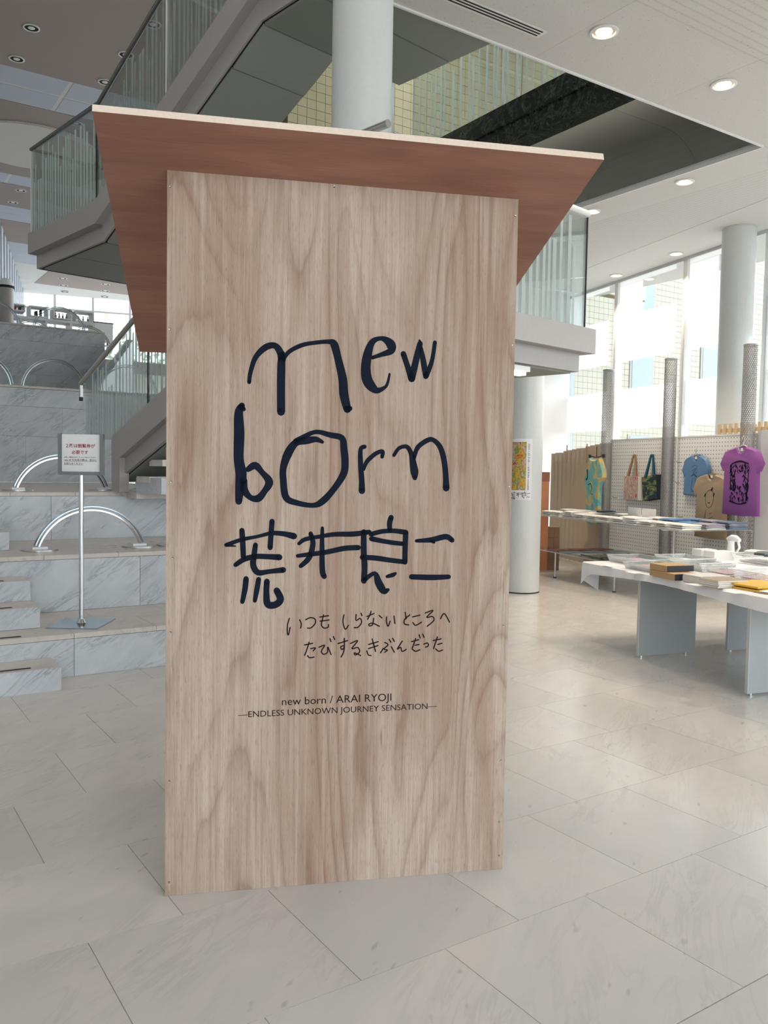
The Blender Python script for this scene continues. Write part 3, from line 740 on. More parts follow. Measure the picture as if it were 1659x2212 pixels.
# glass sides: a plane at s1 = c, bottom and top lines along s2
def glass_side(c, b0, b1, zb, zt, parent, tone='stripe', name='glass_panel', dens=1.0):
    p = [SG(c, b0, zb[0]), SG(c, b1, zb[1]), SG(c, b1, zt[1]), SG(c, b0, zt[0])]
    g = MB().prism(p, S1 * .012).build(name, M['glass'], parent)
    k = MB(); b = min(b0, b1) + .03; e = max(b0, b1) - .05
    while b < e:
        w = RND.uniform(.018, .045)
        t0 = (b - b0) / (b1 - b0); t1_ = (b + w - b0) / (b1 - b0)
        q0, q1 = zb[0] + (zb[1] - zb[0]) * t0, zt[0] + (zt[1] - zt[0]) * t0; r0, r1_ = zb[0] + (zb[1] - zb[0]) * t1_, zt[0] + (zt[1] - zt[0]) * t1_
        h = RND.choice([.9, .8, .97, .6]) 
        k.prism([SG(c - .002, b, q0 + .01), SG(c - .002, b + w, r0 + .01), SG(c - .002, b + w, r0 + (r1_ - r0) * h), SG(c - .002, b, q0 + (q1 - q0) * h)], S1 * .0012)
        b += w + RND.uniform(.015, .05) / dens
    k.build('frosted_stripes', M[tone], g, kind='stuff'); return g
def joint(c, b, z0, z1, parent, mat='white'):
    MB().obox(SG(c - .003, b - .006, z0), S1 * .018, S2 * .012, Z1 * (z1 - z0)).build('joint_strip', M[mat], parent)
gz = lambda b: 2.31 - .448 * (b + 1.35)      # rail height above the lower flight
glass_side(.03, -1.43, -2.13, (1.72, 1.72), (gz(-1.43) - .03, gz(-2.13) - .03), f1)
glass_side(.03, -2.135, -2.80, (1.745, 2.01), (gz(-2.135) - .03, gz(-2.8) - .03), f1)
glass_side(.03, -2.82, -4.38, (2.02, 2.645), (gz(-2.82) - .03, gz(-4.38) - .03), f1)
joint(.03, -2.81, 2.03, gz(-2.81) - .03, f1, 'joint')
MB().tube([SG(.036, -1.35, 2.31), SG(.036, -4.4, gz(-4.4)), SG(.036, -5.98, gz(-4.4))], .026, 12).tube([SG(.036, -1.35, 2.31), SG(.036, -1.352, 2.17)], .02, 12).build('handrail', M['steel'], f1, True)
MB().tube([SG(.036, -1.352, 2.169), SG(.036, -1.352, 2.13)], .021, 12).build('rail_end_cap', M['black'], f1)
# landing glass, left
g = glass_side(.03, -.03, -1.72, (4.101, 4.101), (5.03, 5.03), ll, 'stripepale')
joint(.03, -1.735, 4.101, 5.03, ll, 'joint'); joint(.03, -.02, 4.101, 5.03, ll)
def glass_end(b, s0, s1, z0, z1, parent, dens=1.0):
    g = MB().obox(SG(s0, b, z0), S1 * (s1 - s0), S2 * .012, Z1 * (z1 - z0)).build('glass_panel', M['glass'], parent)
    k = MB(); a = s0 + .05
    while a < s1 - .08:
        w = RND.uniform(.018, .045); h = RND.choice([.95, .85, .98, .7])
        k.obox(SG(a, b - .002, z0 + .01), S1 * w, S2 * .0012, Z1 * (z1 - z0) * h); a += w + RND.uniform(.02, .07) / dens
    k.build('frosted_stripes', M['stripepale'], g, kind='stuff'); return g
glass_end(-.03, .05, 2.3, 4.101, 5.03, ll)
MB().tube([SG(2.3, -.03, 5.05), SG(.036, -.03, 5.05)], .016, 10).build('end_rail', M['steel'], ll, True)
rz = lambda b: 5.05 + (b + 1.77) * -.43
MB().tube([SG(.036, -.02, 5.05), SG(.036, -1.77, 5.05), SG(.036, -4.49, rz(-4.49)), SG(.036, -5.66, rz(-4.49))], .022, 12).build('handrail', M['darkchrome'], f3, True)
glass_side(.03, -1.75, -3.12, (4.09 + .0, 4.1 + (3.12 - 1.77) * .43), (5.03, rz(-3.12) - .02), f3, 'stripedim')
joint(.03, -3.13, 4.70, rz(-3.13) - .02, f3)
glass_side(.03, -3.14, -4.48, (4.1 + (3.14 - 1.77) * .43, 5.27), (rz(-3.14) - .02, rz(-4.48) - .02), f3, 'stripedim')
glass_side(.03, -4.5, -5.62, (5.27, 5.27), (rz(-4.49) - .02,) * 2, f4)
# right landing glass
glass_end(-6.0, .03, 2.27, 2.651, 3.56, lr, .8)
g = MB().prism([SG(2.27, -5.98, 2.651), SG(2.27, -4.5, 2.651), SG(2.27, -4.5, 3.56), SG(2.27, -5.98, 3.56)], S1 * .012).build('glass_panel', M['glass'], lr)
MB().tube([SG(.04, -6.0, 3.585), SG(2.28, -6.0, 3.585)], .026, 12).build('front_rail', M['white'], lr, True)
MB().obox(SG(2.268, -6.003, 2.651), S1 * .010, S2 * .014, Z1 * .905).build('joint_strip', M['joint'], lr)
glass_side(2.3, -4.40, -1.5, (2.66, 4.11), (3.58, 5.03), f2)
MB().tube([SG(2.306, -4.4, 3.6), SG(2.306, -1.5, 5.05), SG(2.306, -.03, 5.05)], .026, 12).build('handrail', M['steel'], f2, True)

# ================================================================== PLYWOOD SIGN
A0 = Vector((.955, 2.751, 0)); A0 = onZ(356, 1936, 0)
sign = empty('plywood_sign_stand', A0, 'tall plywood sign panel under a tilted brown plywood roof, painted new born', 'sign')
PW, PH = 1.2132, 2.44
pan = MB().obox(A0 + Z1 * .0005, PU * PW, PN * .012, Z1 * PH).build('panel', M['ply'], sign)
for u_ in (.01, .58, PW - .055):
    MB().obox(A0 + PU * u_ + PN * .0125 + Z1 * .001, PU * .04, PN * .06, Z1 * (PH - .06)).build('frame_post', M['palewood'], sign)
for z in (.1, 1.2, 2.25):
    MB().obox(A0 + PU * .052 + PN * .0125 + Z1 * z, PU * .525, PN * .04, Z1 * .04).obox(A0 + PU * .622 + PN * .0125 + Z1 * z, PU * .533, PN * .04, Z1 * .04).build('frame_rail', M['palewood'], sign)
for u_ in (.012, PW - .045):   # rear props so that it stands
    MB().prism([A0 + PU * u_ + PN * .075 + Z1 * 1.6, A0 + PU * u_ + PN * .075 + Z1 * 1.55, A0 + PU * u_ + PN * 1.0 + Z1 * .0005, A0 + PU * u_ + PN * 1.05 + Z1 * .0005], PU * .03).build('rear_prop', M['palewood'], sign)
th = math.radians(16.9); RD = PN * math.cos(th) - Z1 * math.sin(th); RN = PU.cross(RD)
if RN.z < 0: RN = -RN
RT = A0 + Z1 * PH
rf = MB().obox(RT - PU * .2025 - RD * .25 + RN * .0008, PU * 1.625, RD * 1.69, RN * .0235).build('roof_board', [M['lauan'], M['plyedge']], sign)
for pl_ in rf.data.polygons:
    if abs(pl_.normal.dot(RN)) < .9: pl_.material_index = 1
def onpanel(x, y, lift=.0009): return onP(x, y, A0, PN) - PN * lift
def screw(x, y):
    p = onpanel(x, y, 0); a = []
    b = MB(); n = 12; r = .0042
    ring = [p + PU * (math.cos(2 * math.pi * j / n) * r) + Z1 * (math.sin(2 * math.pi * j / n) * r) for j in range(n)]
    inn = [p - PN * .0007 + PU * (math.cos(2 * math.pi * j / n) * r * .8) + Z1 * (math.sin(2 * math.pi * j / n) * r * .8) for j in range(n)]
    cen = [p - PN * .0001]
    b.add(ring + inn + cen, [(j, (j + 1) % n, n + (j + 1) % n, n + j) for j in range(n)] + [(n + j, n + (j + 1) % n, 2 * n) for j in range(n)])
    b.build('screw', M['darkchrome'], pan)
for x, y in [(368, 403), (367, 711), (370, 1041), (373, 1206), (368, 1366), (366, 1688), (365, 1906), (1113, 466), (1106, 745), (1100, 1050), (1088, 1352), (1082, 1643), (1078, 1776), (1078, 1848), (722, 403)]: screw(x, y)
K1 = 560 / 1659
def mA(x, y): return onpanel(460 + x * K1, 700 + y * K1)
def mB(x, y): return onpanel(460 + x * K1, 1090 + y * K1)
K2 = 500 / 1659
def mC(x, y): return onpanel(500 + x * K2, 1310 + y * K2)
NEW = [[(232, 372, 26), (240, 310, 28), (272, 215, 34), (335, 150, 42), (395, 138, 40), (430, 180, 46), (442, 230, 50)],
       [(442, 190, 40), (438, 260, 52), (436, 400, 52), (436, 562, 52)],
       [(452, 222, 26), (490, 175, 28), (570, 135, 28), (650, 120, 26), (740, 113, 30), (775, 130, 50), (800, 220, 48), (830, 350, 55), (838, 450, 58), (860, 545, 50)], [(862, 545, 40), (876, 540, 34)],
       [(1020, 215, 24), (1080, 195, 30), (1138, 172, 46), (1140, 135, 60), (1110, 104, 44), (1070, 92, 28), (1020, 115, 40), (990, 190, 56), (978, 280, 62), (985, 350, 66), (1010, 395, 62), (1050, 425, 40), (1100, 405, 22), (1118, 375, 18), (1130, 320, 14)],
       [(1218, 190, 36), (1245, 270, 36), (1272, 350, 46)], [(1272, 350, 44), (1300, 230, 42), (1325, 125, 36)], [(1322, 105, 14), (1345, 230, 36), (1362, 330, 36)], [(1362, 335, 36), (1400, 240, 28), (1420, 118, 26)],
       [(185, 522, 40), (165, 570, 56), (168, 700, 68), (165, 860, 64), (180, 960, 72), (172, 1050, 60), (165, 1135, 44)], [(180, 530, 40), (197, 545, 28)],
       [(225, 930, 36), (270, 905, 48), (315, 950, 36), (360, 1010, 52), (330, 1070, 40), (290, 1115, 48), (240, 1110, 36), (200, 1060, 50), (195, 1000, 50)],
       [(700, 755, 22), (660, 738, 36), (600, 745, 48), (530, 760, 46), (480, 830, 56), (450, 920, 44), (450, 1000, 44), (468, 1110, 44), (540, 1145, 36), (640, 1160, 32), (700, 1135, 44), (770, 1060, 40), (835, 960, 46), (845, 880, 48), (838, 800, 46), (825, 730, 40), (750, 710, 36), (660, 690, 28), (580, 722, 32), (530, 752, 40)],
       [(970, 785, 28), (945, 802, 28), (945, 900, 34), (952, 1000, 36), (953, 1068, 42)], [(965, 930, 20), (985, 880, 28), (1040, 830, 28), (1085, 815, 26), (1082, 850, 24)],
       [(1158, 840, 22), (1190, 795, 24), (1240, 785, 28), (1268, 830, 32), (1282, 900, 46), (1290, 950, 50), (1292, 985, 30)], [(1285, 860, 26), (1310, 790, 30), (1370, 745, 32), (1410, 742, 30), (1455, 790, 34), (1480, 880, 36), (1490, 980, 36), (1492, 1050, 44)]]
KAN = [[(85, 258, 26), (180, 225, 26), (280, 205, 22), (360, 185, 26), (400, 182, 30), (460, 188, 34), (518, 202, 42)], [(88, 258, 24), (145, 266, 8)],
       [(185, 165, 34), (190, 230, 36), (195, 335, 34)], [(378, 107, 34), (372, 190, 34), (366, 275, 34)],
       [(272, 258, 32), (262, 330, 36), (258, 390, 40), (290, 435, 38), (360, 428, 30), (450, 418, 38)], [(145, 385, 30), (200, 350, 34), (270, 332, 34), (350, 333, 34), (425, 337, 40)],
       [(212, 475, 36), (205, 540, 36), (188, 622, 28)], [(292, 478, 32), (280, 550, 34), (268, 615, 26)], [(345, 492, 38), (342, 560, 38), (350, 636, 46), (400, 640, 44), (432, 605, 46), (408, 550, 42)],
       [(550, 250, 22), (590, 222, 28), (680, 205, 26), (780, 190, 30), (900, 188, 34), (1000, 175, 30)], [(542, 328, 24), (620, 318, 30), (720, 305, 32), (840, 280, 34), (930, 275, 34)],
       [(625, 185, 28), (640, 250, 34), (615, 340, 36), (562, 393, 28)], [(700, 150, 22), (698, 280, 32), (700, 420, 36), (712, 460, 34)],
       [(1140, 82, 34), (1130, 120, 34), (1132, 165, 30)], [(1010, 190, 30), (1080, 172, 30), (1160, 168, 30), (1234, 178, 34)], [(1234, 178, 34), (1230, 270, 34), (1228, 368, 34)],
       [(965, 175, 36), (965, 300, 38), (970, 400, 38), (966, 488, 38)], [(1015, 218, 34), (1080, 232, 30), (1160, 245, 30), (1215, 250, 28)], [(955, 337, 32), (1040, 342, 34), (1130, 355, 32), (1220, 366, 30)],
       [(970, 480, 30), (1035, 440, 28), (1060, 500, 48), (1092, 552, 44), (1120, 545, 22)], [(1115, 460, 22), (1150, 450, 28), (1168, 440, 18)],
       [(1302, 232, 22), (1400, 225, 34), (1490, 205, 36), (1530, 228, 32)], [(1395, 232, 20), (1415, 242, 16)], [(1270, 462, 34), (1400, 466, 36), (1508, 462, 30)]]
def S(*p): return [(x, y, 9) for x, y in p]
KANA = [S((415, 85), (402, 130), (400, 180), (408, 204), (420, 150)), S((488, 95), (500, 125), (495, 155)), S((532, 95), (565, 80), (598, 90), (600, 120), (572, 152), (545, 155)),
        S((660, 60), (650, 100), (645, 135), (665, 155), (692, 148), (695, 130)), S((633, 76), (695, 66)), S((635, 105), (698, 97)),
        S((806, 60), (799, 110), (815, 163), (838, 135)), S((893, 58), (893, 100), (922, 85), (932, 115), (908, 148), (880, 152)), S((928, 48), (935, 66)),
        S((970, 72), (1022, 50)), S((1000, 35), (990, 65), (975, 92)), S((1058, 64), (1078, 82)), S((1018, 85), (1012, 128), (992, 140), (984, 128), (1012, 120), (1060, 142)),
        S((1112, 75), (1110, 110), (1122, 142), (1137, 105)), S((1165, 68), (1171, 122)), S((1245, 42), (1252, 88)), S((1278, 60), (1240, 95), (1240, 125), (1270, 132)),
        S((1298, 75), (1350, 62)), S((1300, 115), (1320, 135), (1362, 112)), S((1388, 47), (1445, 28), (1398, 78), (1440, 72), (1450, 100), (1402, 142)), S((1498, 88), (1525, 50), (1562, 112)),
        S((523, 276), (582, 264)), S((556, 256), (540, 310), (524, 350)), S((568, 302), (602, 297), (585, 318)), S((545, 352), (560, 367), (592, 362)),
        S((627, 292), (668, 278), (644, 320), (660, 342), (688, 328), (690, 290), (714, 345)), S((706, 230), (713, 252)), S((730, 215), (740, 237)),
        S((764, 266), (832, 244)), S((808, 228), (808, 290), (790, 308), (784, 288), (808, 285), (802, 330), (785, 362)),
        S((853, 265), (905, 245), (862, 302), (905, 294), (918, 325), (888, 348), (882, 332), (926, 352)),
        S((983, 272), (1052, 252)), S((982, 302), (1050, 280)), S((1008, 232), (1032, 322)), S((970, 318), (980, 346), (1000, 352)),
        S((1098, 258), (1122, 274), (1092, 305), (1118, 312), (1098, 328)), S((1068, 332), (1088, 300)), S((1145, 288), (1167, 328)), S((1130, 235), (1142, 256)), S((1155, 228), (1167, 250)),
        S((1224, 248), (1188, 306), (1212, 292), (1222, 322), (1252, 308)), S((1290, 252), (1342, 238)), S((1320, 230), (1294, 302)), S((1314, 278), (1345, 272)), S((1298, 308), (1320, 321), (1350, 310)), S((1345, 203), (1352, 226)), S((1370, 198), (1380, 221)),
        S((1378, 270), (1405, 262), (1410, 282), (1390, 292)), S((1446, 244), (1502, 232)), S((1476, 218), (1448, 302)), S((1478, 272), (1508, 264)), S((1463, 304), (1485, 321), (1512, 311))]
b = MB(); stroke_mesh(b, NEW, mA); b.build('painted_latin_title', M['ink'], pan, label='large navy hand painted words new born')
b = MB(); stroke_mesh(b, KAN, mB); b.build('painted_kanji_name', M['ink'], pan, label='navy brush painted kanji line')
for kl in (KANA[:21], KANA[21:]):
    b = MB(); stroke_mesh(b, kl, mC); b.build('handwritten_kana', M['brownink'], pan, label='thin dark brown handwritten kana line')
b = MB(); ks = .245 / 1470
stroke_mesh(b, KAN, lambda x, y: PC(-.015 + x * ks, 1.243 - y * ks, .2240)); b.build('poster_name', M['print_'], po)
b = MB(); ks = .30 / 1200
stroke_mesh(b, KANA[:21], lambda x, y: PC(-.20 + (x - 400) * ks, 1.168 - y * ks, .2240)); b.build('poster_kana', M['brownink'], po, kind='stuff')
b = MB()
def cap(s, xa, ya, xb, yb, hpx):
    p, q = mC(xa, ya), mC(xb, yb); u = (q - p); w = u.length; u.normalize(); v = (mC(xa, ya - 10) - p).normalized()
    text_add(b, s, p, u, v, width=w, height=(mC(xa, ya - hpx) - p).length)
cap('new born / ARAI RYOJI', 362, 708, 1146, 675, 54); cap('—ENDLESS UNKNOWN JOURNEY SENSATION—', 47, 797, 1472, 731, 43)
b.build('printed_caption', M['brownink'], pan)

# ================================================================== NOTICE STAND
sb = [Vector(p) for p in ((1.301, 6.274, .301), (1.607, 6.067, .301), (1.834, 6.403, .301), (1.522, 6.616, .301))]
sc_ = sum(sb, Vector()) / 4
ns = empty('notice_stand', sc_, 'chrome pole stand holding a printed Japanese notice on the lowest marble step', 'sign stand')
MB().prism(sb, (0, 0, .008)).build('base_plate', M['bluesteel'], ns)
MB().cyl(sc_ + Z1 * .009, .035, .03, 20, .019).tube([sc_ + Z1 * .009, sc_ + Z1 * 1.09], .0165, 16).build('pole', M['chrome'], ns, True)
NU = Vector((.833, -.553, 0)).normalized(); NN = Vector((-NU.y, NU.x, 0))
def NS(x, z, d=0): return Vector((sc_.x, sc_.y, 0)) + NU * x + Z1 * z + NN * d
fz0, fz1 = 1.392, 1.69
MB().obox(NS(-.165, fz0, -.012), NU * .022, NN * .03, Z1 * (fz1 - fz0)).obox(NS(.138, fz0, -.012), NU * .027, NN * .03, Z1 * (fz1 - fz0)).obox(NS(-.142, fz0, -.012), NU * .279, NN * .03, Z1 * .024).build('frame', M['darkchrome'], ns)
pp = MB().obox(NS(-.142, fz0 + .025, .004), NU * .279, NN * .004, Z1 * (fz1 - fz0 - .028)).build('paper', M['paper'], ns)
MB().obox(NS(-.142, fz0 + .0245, .0085), NU * .279, NN * .006, Z1 * (fz1 - fz0 - .028)).build('backing', M['plastic'], ns)
def nt(s, x, z, w, h, mat, bold=0.0):
    b = MB(); text_add(b, s, NS(x, z, .0033), NU, Z1, width=w, height=h, bold=bold); b.build('print_line', mat, pp)
nt('２階は観覧券が', -.112, 1.593, .212, .026, M['red'], .018); nt('必要です', -.070, 1.546, .120, .026, M['red'], .018)
nt('会場にて観覧券を提示していただく場合がございます', -.124, 1.517, .228, .0085, M['print_'], .01)
nt('cafe 2F を利用の際は、受付に', -.125, 1.4935, .238, .0155, M['print_'], .01); nt('お知らせください', -.125, 1.468, .138, .0155, M['print_'], .01)
MB().obox(NS(-.125, 1.4905, .0030), NU * .238, NN * .0005, Z1 * .0013).obox(NS(-.125, 1.4655, .0030), NU * .138, NN * .0005, Z1 * .0013).build('underline', M['print_'], pp)

# ================================================================== ARCHED GUARDS
def arch(xc, y, z, label, w=.92, h=.335, grp=None, dr=.145):
    a = empty('arched_guard', (xc, y, z), label, 'barrier', grp)
    r = (w * w / 4 + h * h) / (2 * h); th0 = math.asin(min(1, w / 2 / r)); cz = z + .03 + h - r; n = 30
    if h > r: th0 = math.pi - th0
    def bar(rr, y0, y1, t, e=0):
        b = MB(); vs = []; fs = []
        for i in range(n + 1):
            q = -th0 + e + (2 * th0 - 2 * e) * i / n
            for rad, yy in ((rr, y0), (rr, y1), (rr - t, y1), (rr - t, y0)):
                vs.append((xc + math.sin(q) * rad, yy, cz + math.cos(q) * rad))
        for i in range(n):
            k = 4 * i
            for j in range(4): fs.append((k + j, k + (j + 1) % 4, k + 4 + (j + 1) % 4, k + 4 + j))
        fs += [(3, 2, 1, 0), (4 * n, 4 * n + 1, 4 * n + 2, 4 * n + 3)]
        return b.add(vs, fs)
    bar(r, y - .035, y + .035, .008, .03).build('outer_band', M['bluesteel'], a, True)
    bar(r - .028, y - .02, y + .02, .014, .0).build('inner_band', M['chrome'], a, True)
    for s in (-1, 1):
        x = xc + s * (w / 2 - .045)
        MB().cyl((x, y, z + .001), dr, .010, 36).build('base_disc', M['steel'], a, True)
        MB().box((x - .06, y - .03, z + .0115), (x + .06, y + .03, z + .03)).build('foot_plate', M['plastic'], a)
GA = 'arched steel guards on the marble steps'
arch(1.905, 7.39, .75, 'arched steel guard on the middle marble step, crossed by the notice pole')
arch(3.05, 7.39, .75, 'arched steel guard on the middle step, half hidden by the plywood sign', grp=None)
arch(2.02, 8.95, 1.2, 'arched steel guard on the third step, behind the notice frame')
arch(3.22, 8.95, 1.2, 'arched steel guard on the third step beside the plywood sign edge')
arch(1.84, 13.15, 2.56, 'dark thin arched guard on the terrace wall at the left photo edge', .92, .42, dr=.075)
arch(2.86, 13.15, 2.56, 'dark thin arched guard on the terrace wall, end covered by the stair glass', .92, .42, dr=.075)
arch(3.95, 13.15, 2.56, 'arched guard on the terrace wall seen only through the stair glass', .92, .42, dr=.075)
arch(2.62, 17.0, 4.0, 'left arched guard on top of the highest wall', .96, .42)
arch(3.80, 17.0, 4.0, 'right arched guard on top of the highest wall', .96, .42)
arch(2.55, 18.6, 4.0, 'farther arched guard behind the highest wall, leftmost', .92, .36, dr=.075)
arch(3.62, 18.6, 4.0, 'farther arched guard behind the highest wall, middle', .92, .36, dr=.075)
arch(4.75, 18.6, 4.0, 'farther arched guard behind the highest wall, rightmost', .92, .36, dr=.075)

# ================================================================== UPPER FLOOR: lamp post, shelf boxes, bottles, books
q = onY(12, 620, 19.6)
lp = empty('dome_topped_pillar', (q.x, q.y, 4.0), 'grey pillar with a white dome cap at the left photo edge', 'pillar')
MB().cyl((q.x, q.y, 4.001), .16, q.z - 4.03, 32).build('shaft', M['grey'], lp, True)
MB().cyl((q.x, q.y, q.z - .028), .175, .05, 32).build('collar', M['joint'], lp, True)
MB().lathe((q.x, q.y, q.z + .023), [(.15, 0), (.14, .07), (.10, .13), (.05, .16), (.001, .17)]).build('dome', M['plastic'], lp, True)
def sbox(px0, py0, px1, py1, label, y=20.4, d=.38):
    p, r_ = onY(px0, py0, y), onY(px1, py0 + (py1 - py0), y); x0, x1 = p.x, r_.x; z1 = p.z - .02; z0 = z1 - (x1 - x0) * .62
    s = empty('display_box', ((x0 + x1) / 2, y, z0), label, 'shelf')
    t = .03
    MB().box((x0, y, z1 - t), (x1, y + d, z1)).build('top', M['white'], s); MB().box((x0, y, z0), (x1, y + d, z0 + t)).build('bottom', M['white'], s)
    MB().box((x0, y, z0 + t), (x0 + t, y + d, z1 - t)).build('side', M['white'], s); MB().box((x1 - t, y, z0 + t), (x1, y + d, z1 - t)).build('side', M['white'], s)
    return x0 + t, x1 - t, z0 + t, z1 - t
bx = [sbox(28, 653, 55, 656, 'white open display box beside the dome topped pillar'), sbox(64, 657, 105, 660, 'white open display box with dark books, second from the pillar'),
      sbox(115, 662, 155, 667, 'white open display box holding four small bottles'), sbox(163, 668, 203, 673, 'white open display box holding three small bottles, rightmost')]
tbm = empty('white_bookcase', (4.4, 20.75, 4.0), 'long low white bookcase under the open display boxes by the upper windows', 'bookcase')
zt_ = min(b_[2] for b_ in bx) - .032
MB().box((3.2, 20.39, zt_ - .05), (5.35, 20.85, zt_)).build('top', M['white'], tbm)
for x in (3.2, 3.72, 4.26, 4.8, 5.31): MB().box((x, 20.4, 4.001), (x + .04, 20.84, zt_ - .051)).build('upright', M['white'], tbm)
for k, (x0, x1) in enumerate(((3.25, 3.70), (3.77, 4.24), (4.31, 4.78), (4.85, 5.3))): MB().box((x0, 20.4, 4.30), (x1, 20.84, 4.32)).build('shelf', M['white'], tbm)
for j, (i, n) in enumerate(((2, 4), (3, 3))):
    x0, x1, z0, z1 = bx[i]
    for k in range(n):
        x = x0 + (x1 - x0) * (k + .7) / (n + .4); c = M['kraft'] if k % 2 else M['print_']
        bt = empty('small_bottle', (x, 20.55, z0), 'small dark capped bottle, %s of the %s in the %s display box' % (('leftmost', 'second', 'third', 'fourth')[k], 'four' if n == 4 else 'three', 'third' if i == 2 else 'rightmost'), 'bottle', 'small bottles in the display boxes')
        MB().lathe((x, 20.55, z0 + .001), [(.001, 0), (.022, 0), (.022, .07), (.009, .09), (.009, .11)]).build('body', M['palewood'] if k % 2 else M['grey'], bt, True)
        MB().cyl((x, 20.55, z0 + .1), .012, .03, 10).build('cap', M['print_'], bt)
RB = random.Random(3)
ORD = ('first', 'second', 'third', 'fourth', 'fifth', 'sixth', 'seventh', 'eighth', 'ninth', 'tenth', 'eleventh')
for i, w_, cols, nm in ((0, .6, ['red', 'print_', 'brownbox'], 'dark book in the display box next to the pillar'), (1, .5, ['print_', 'ink'], 'dark book in the second display box from the pillar')):
    x0, x1, z0, z1 = bx[i]; x = x0 + (x1 - x0) * (.05 if i == 0 else .3); k = 0
    while x < x0 + (x1 - x0) * .85 and k < 4:
        t = RB.uniform(.03, .06); h = (z1 - z0) * RB.uniform(.6, .85)
        bk = MB().box((x, 20.45, z0 + .001), (x + t, 20.62, z0 + h)); o = bk.build('book', M[cols[k % len(cols)]]); tag(o, nm + ', %s from left' % ORD[k], 'book', 'dark books in the display boxes'); x += t + .06 + .02 * k; k += 1
for k in range(11):
    x = 3.78 + k * .04; h = .19 + .02 * math.sin(k * 2.1)
    o = MB().box((x, 20.5, 4.321), (x + .032, 20.7, 4.32 + h)).build('book', M['paper'] if k % 4 else M['plastic']); tag(o, 'white book in the low white bookcase row, %s from left' % ORD[k], 'book', 'white books in the bookcase row')
for k in range(9):
    x = 4.88 + k * .042; h = .2 + .02 * math.cos(k * 1.7)
    o = MB().box((x, 20.5, 4.321), (x + .034, 20.7, 4.32 + h)).build('book', M[('brownbox', 'grey', 'kraft', 'print_')[k % 4]]); tag(o, 'dark spined book at the right end of the bookcase, %s from left' % ORD[k], 'book', 'dark books in the bookcase row')
sg = empty('framed_notice', (5.5, 20.2, 4.4), 'white framed notice standing at the right end of the bookcase', 'notice')
MB().box((5.3, 20.2, 4.3), (5.72, 20.24, 4.75)).build('board', M['paper'], sg); MB().box((5.28, 20.205, 4.751), (5.74, 20.235, 4.775)).build('frame', M['joint'], sg)
MB().box((5.4, 20.22, 4.001), (5.44, 20.24, 4.299)).box((5.58, 20.22, 4.001), (5.62, 20.24, 4.299)).build('leg', M['joint'], sg)

# ================================================================== SHOP
MC = Vector((9.44, 7.34, 0))
def TP(a, b, z=0): return MC + T1 * a + T2 * b + Z1 * z
# wire mesh display columns
def mesh_col(b_, label):
    c = TP(0, b_); o = empty('wire_mesh_column', (c.x, c.y, 0), label, 'column')
    r = .078; n = 22; H_ = 3.0; m_ = 2 * int(H_ / .046)
    dz = H_ / m_; vs = []
    me = MB(); t = .0031
    for i in range(m_ + 1):
        for j in range(n):
            a = 2 * math.pi * (j + .5 * (i % 2)) / n
            vs.append(Vector((c.x + r * math.cos(a), c.y + r * math.sin(a), i * dz + .002)))
    def seg(p, q):
        d = (q - p); w = Vector((p.x + q.x - 2 * c.x, p.y + q.y - 2 * c.y, 0)).normalized(); s = d.cross(w).normalized() * t; w = w * .002
        me.add([p - s, p + s, q + s, q - s, p - s + w, p + s + w, q + s + w, q - s + w], [(4, 5, 6, 7), (3, 2, 1, 0)])
    for i in range(m_):
        for j in range(n):
            p = vs[i * n + j]
            for jj in ((j, (j + 1) % n) if i % 2 else (j, (j - 1) % n)): seg(p, vs[(i + 1) * n + jj])
    me.build('wire_mesh', M['meshsteel'], o, kind='stuff')
    for z in (.001, 2.985): 
        MB().lathe((c.x, c.y, z), [(r - .004, 0), (r + .005, 0), (r + .005, .018), (r - .004, .018), (r - .004, 0)]).build('end_ring', M['meshsteel'], o, True)
for b_, l in ((1.42, 'wire mesh column with the blue dress hanging on it'), (0, 'wire mesh column between the dark tote bag and the blue T-shirt'), (-1.43, 'wire mesh column with the purple T-shirt hanging on it')): mesh_col(b_, l)
# pegboards and screens
def panel(name, a0, b0, b1, z0, z1, mat, label, cat='board', th=.02):
    o = MB().obox(TP(a0, b0, z0), T1 * th, T2 * (b1 - b0), Z1 * (z1 - z0)).build(name, mat); return tag(o, label, cat)
def pegboard(b0, b1, label):
    e = empty('pegboard', TP(.13, (b0 + b1) / 2, 0), label, 'pegboard')
    MB().obox(TP(.12, b0, .05), T1 * .012, T2 * (b1 - b0), Z1 * 1.9).build('perforated_board', M['peg'], e)
    MB().obox(TP(.115, b0, 1.951), T1 * .03, T2 * (b1 - b0), Z1 * .018).build('top_rail', M['white'], e)
    for b_ in (b0 + .02, b1 - .06): MB().obox(TP(.134, b_, .001), T1 * .03, T2 * .04, Z1 * 1.94).build('post', M['steel'], e)
    for b_ in (b0 + .1, b1 - .16): MB().obox(TP(-.05, b_, .001), T1 * .34, T2 * .05, Z1 * .03).build('foot', M['steel'], e)
pegboard(-.02, 1.46, 'white pegboard behind the two tote bags'); pegboard(-1.47, -.04, 'white pegboard behind the blue and tan T-shirts')
wb = empty('white_partition', TP(.1, -2.2, 0), 'plain pale partition board at the right photo edge behind the purple T-shirt', 'partition')
MB().obox(TP(.10, -3.3, .03), T1 * .03, T2 * 1.81, Z1 * 1.97).build('board', M['plastic'], wb); MB().obox(TP(.0, -3.2, .001), T1 * .25, T2 * .05, Z1 * .028).obox(TP(.0, -1.6, .001), T1 * .25, T2 * .05, Z1 * .028).build('foot', M['steel'], wb)
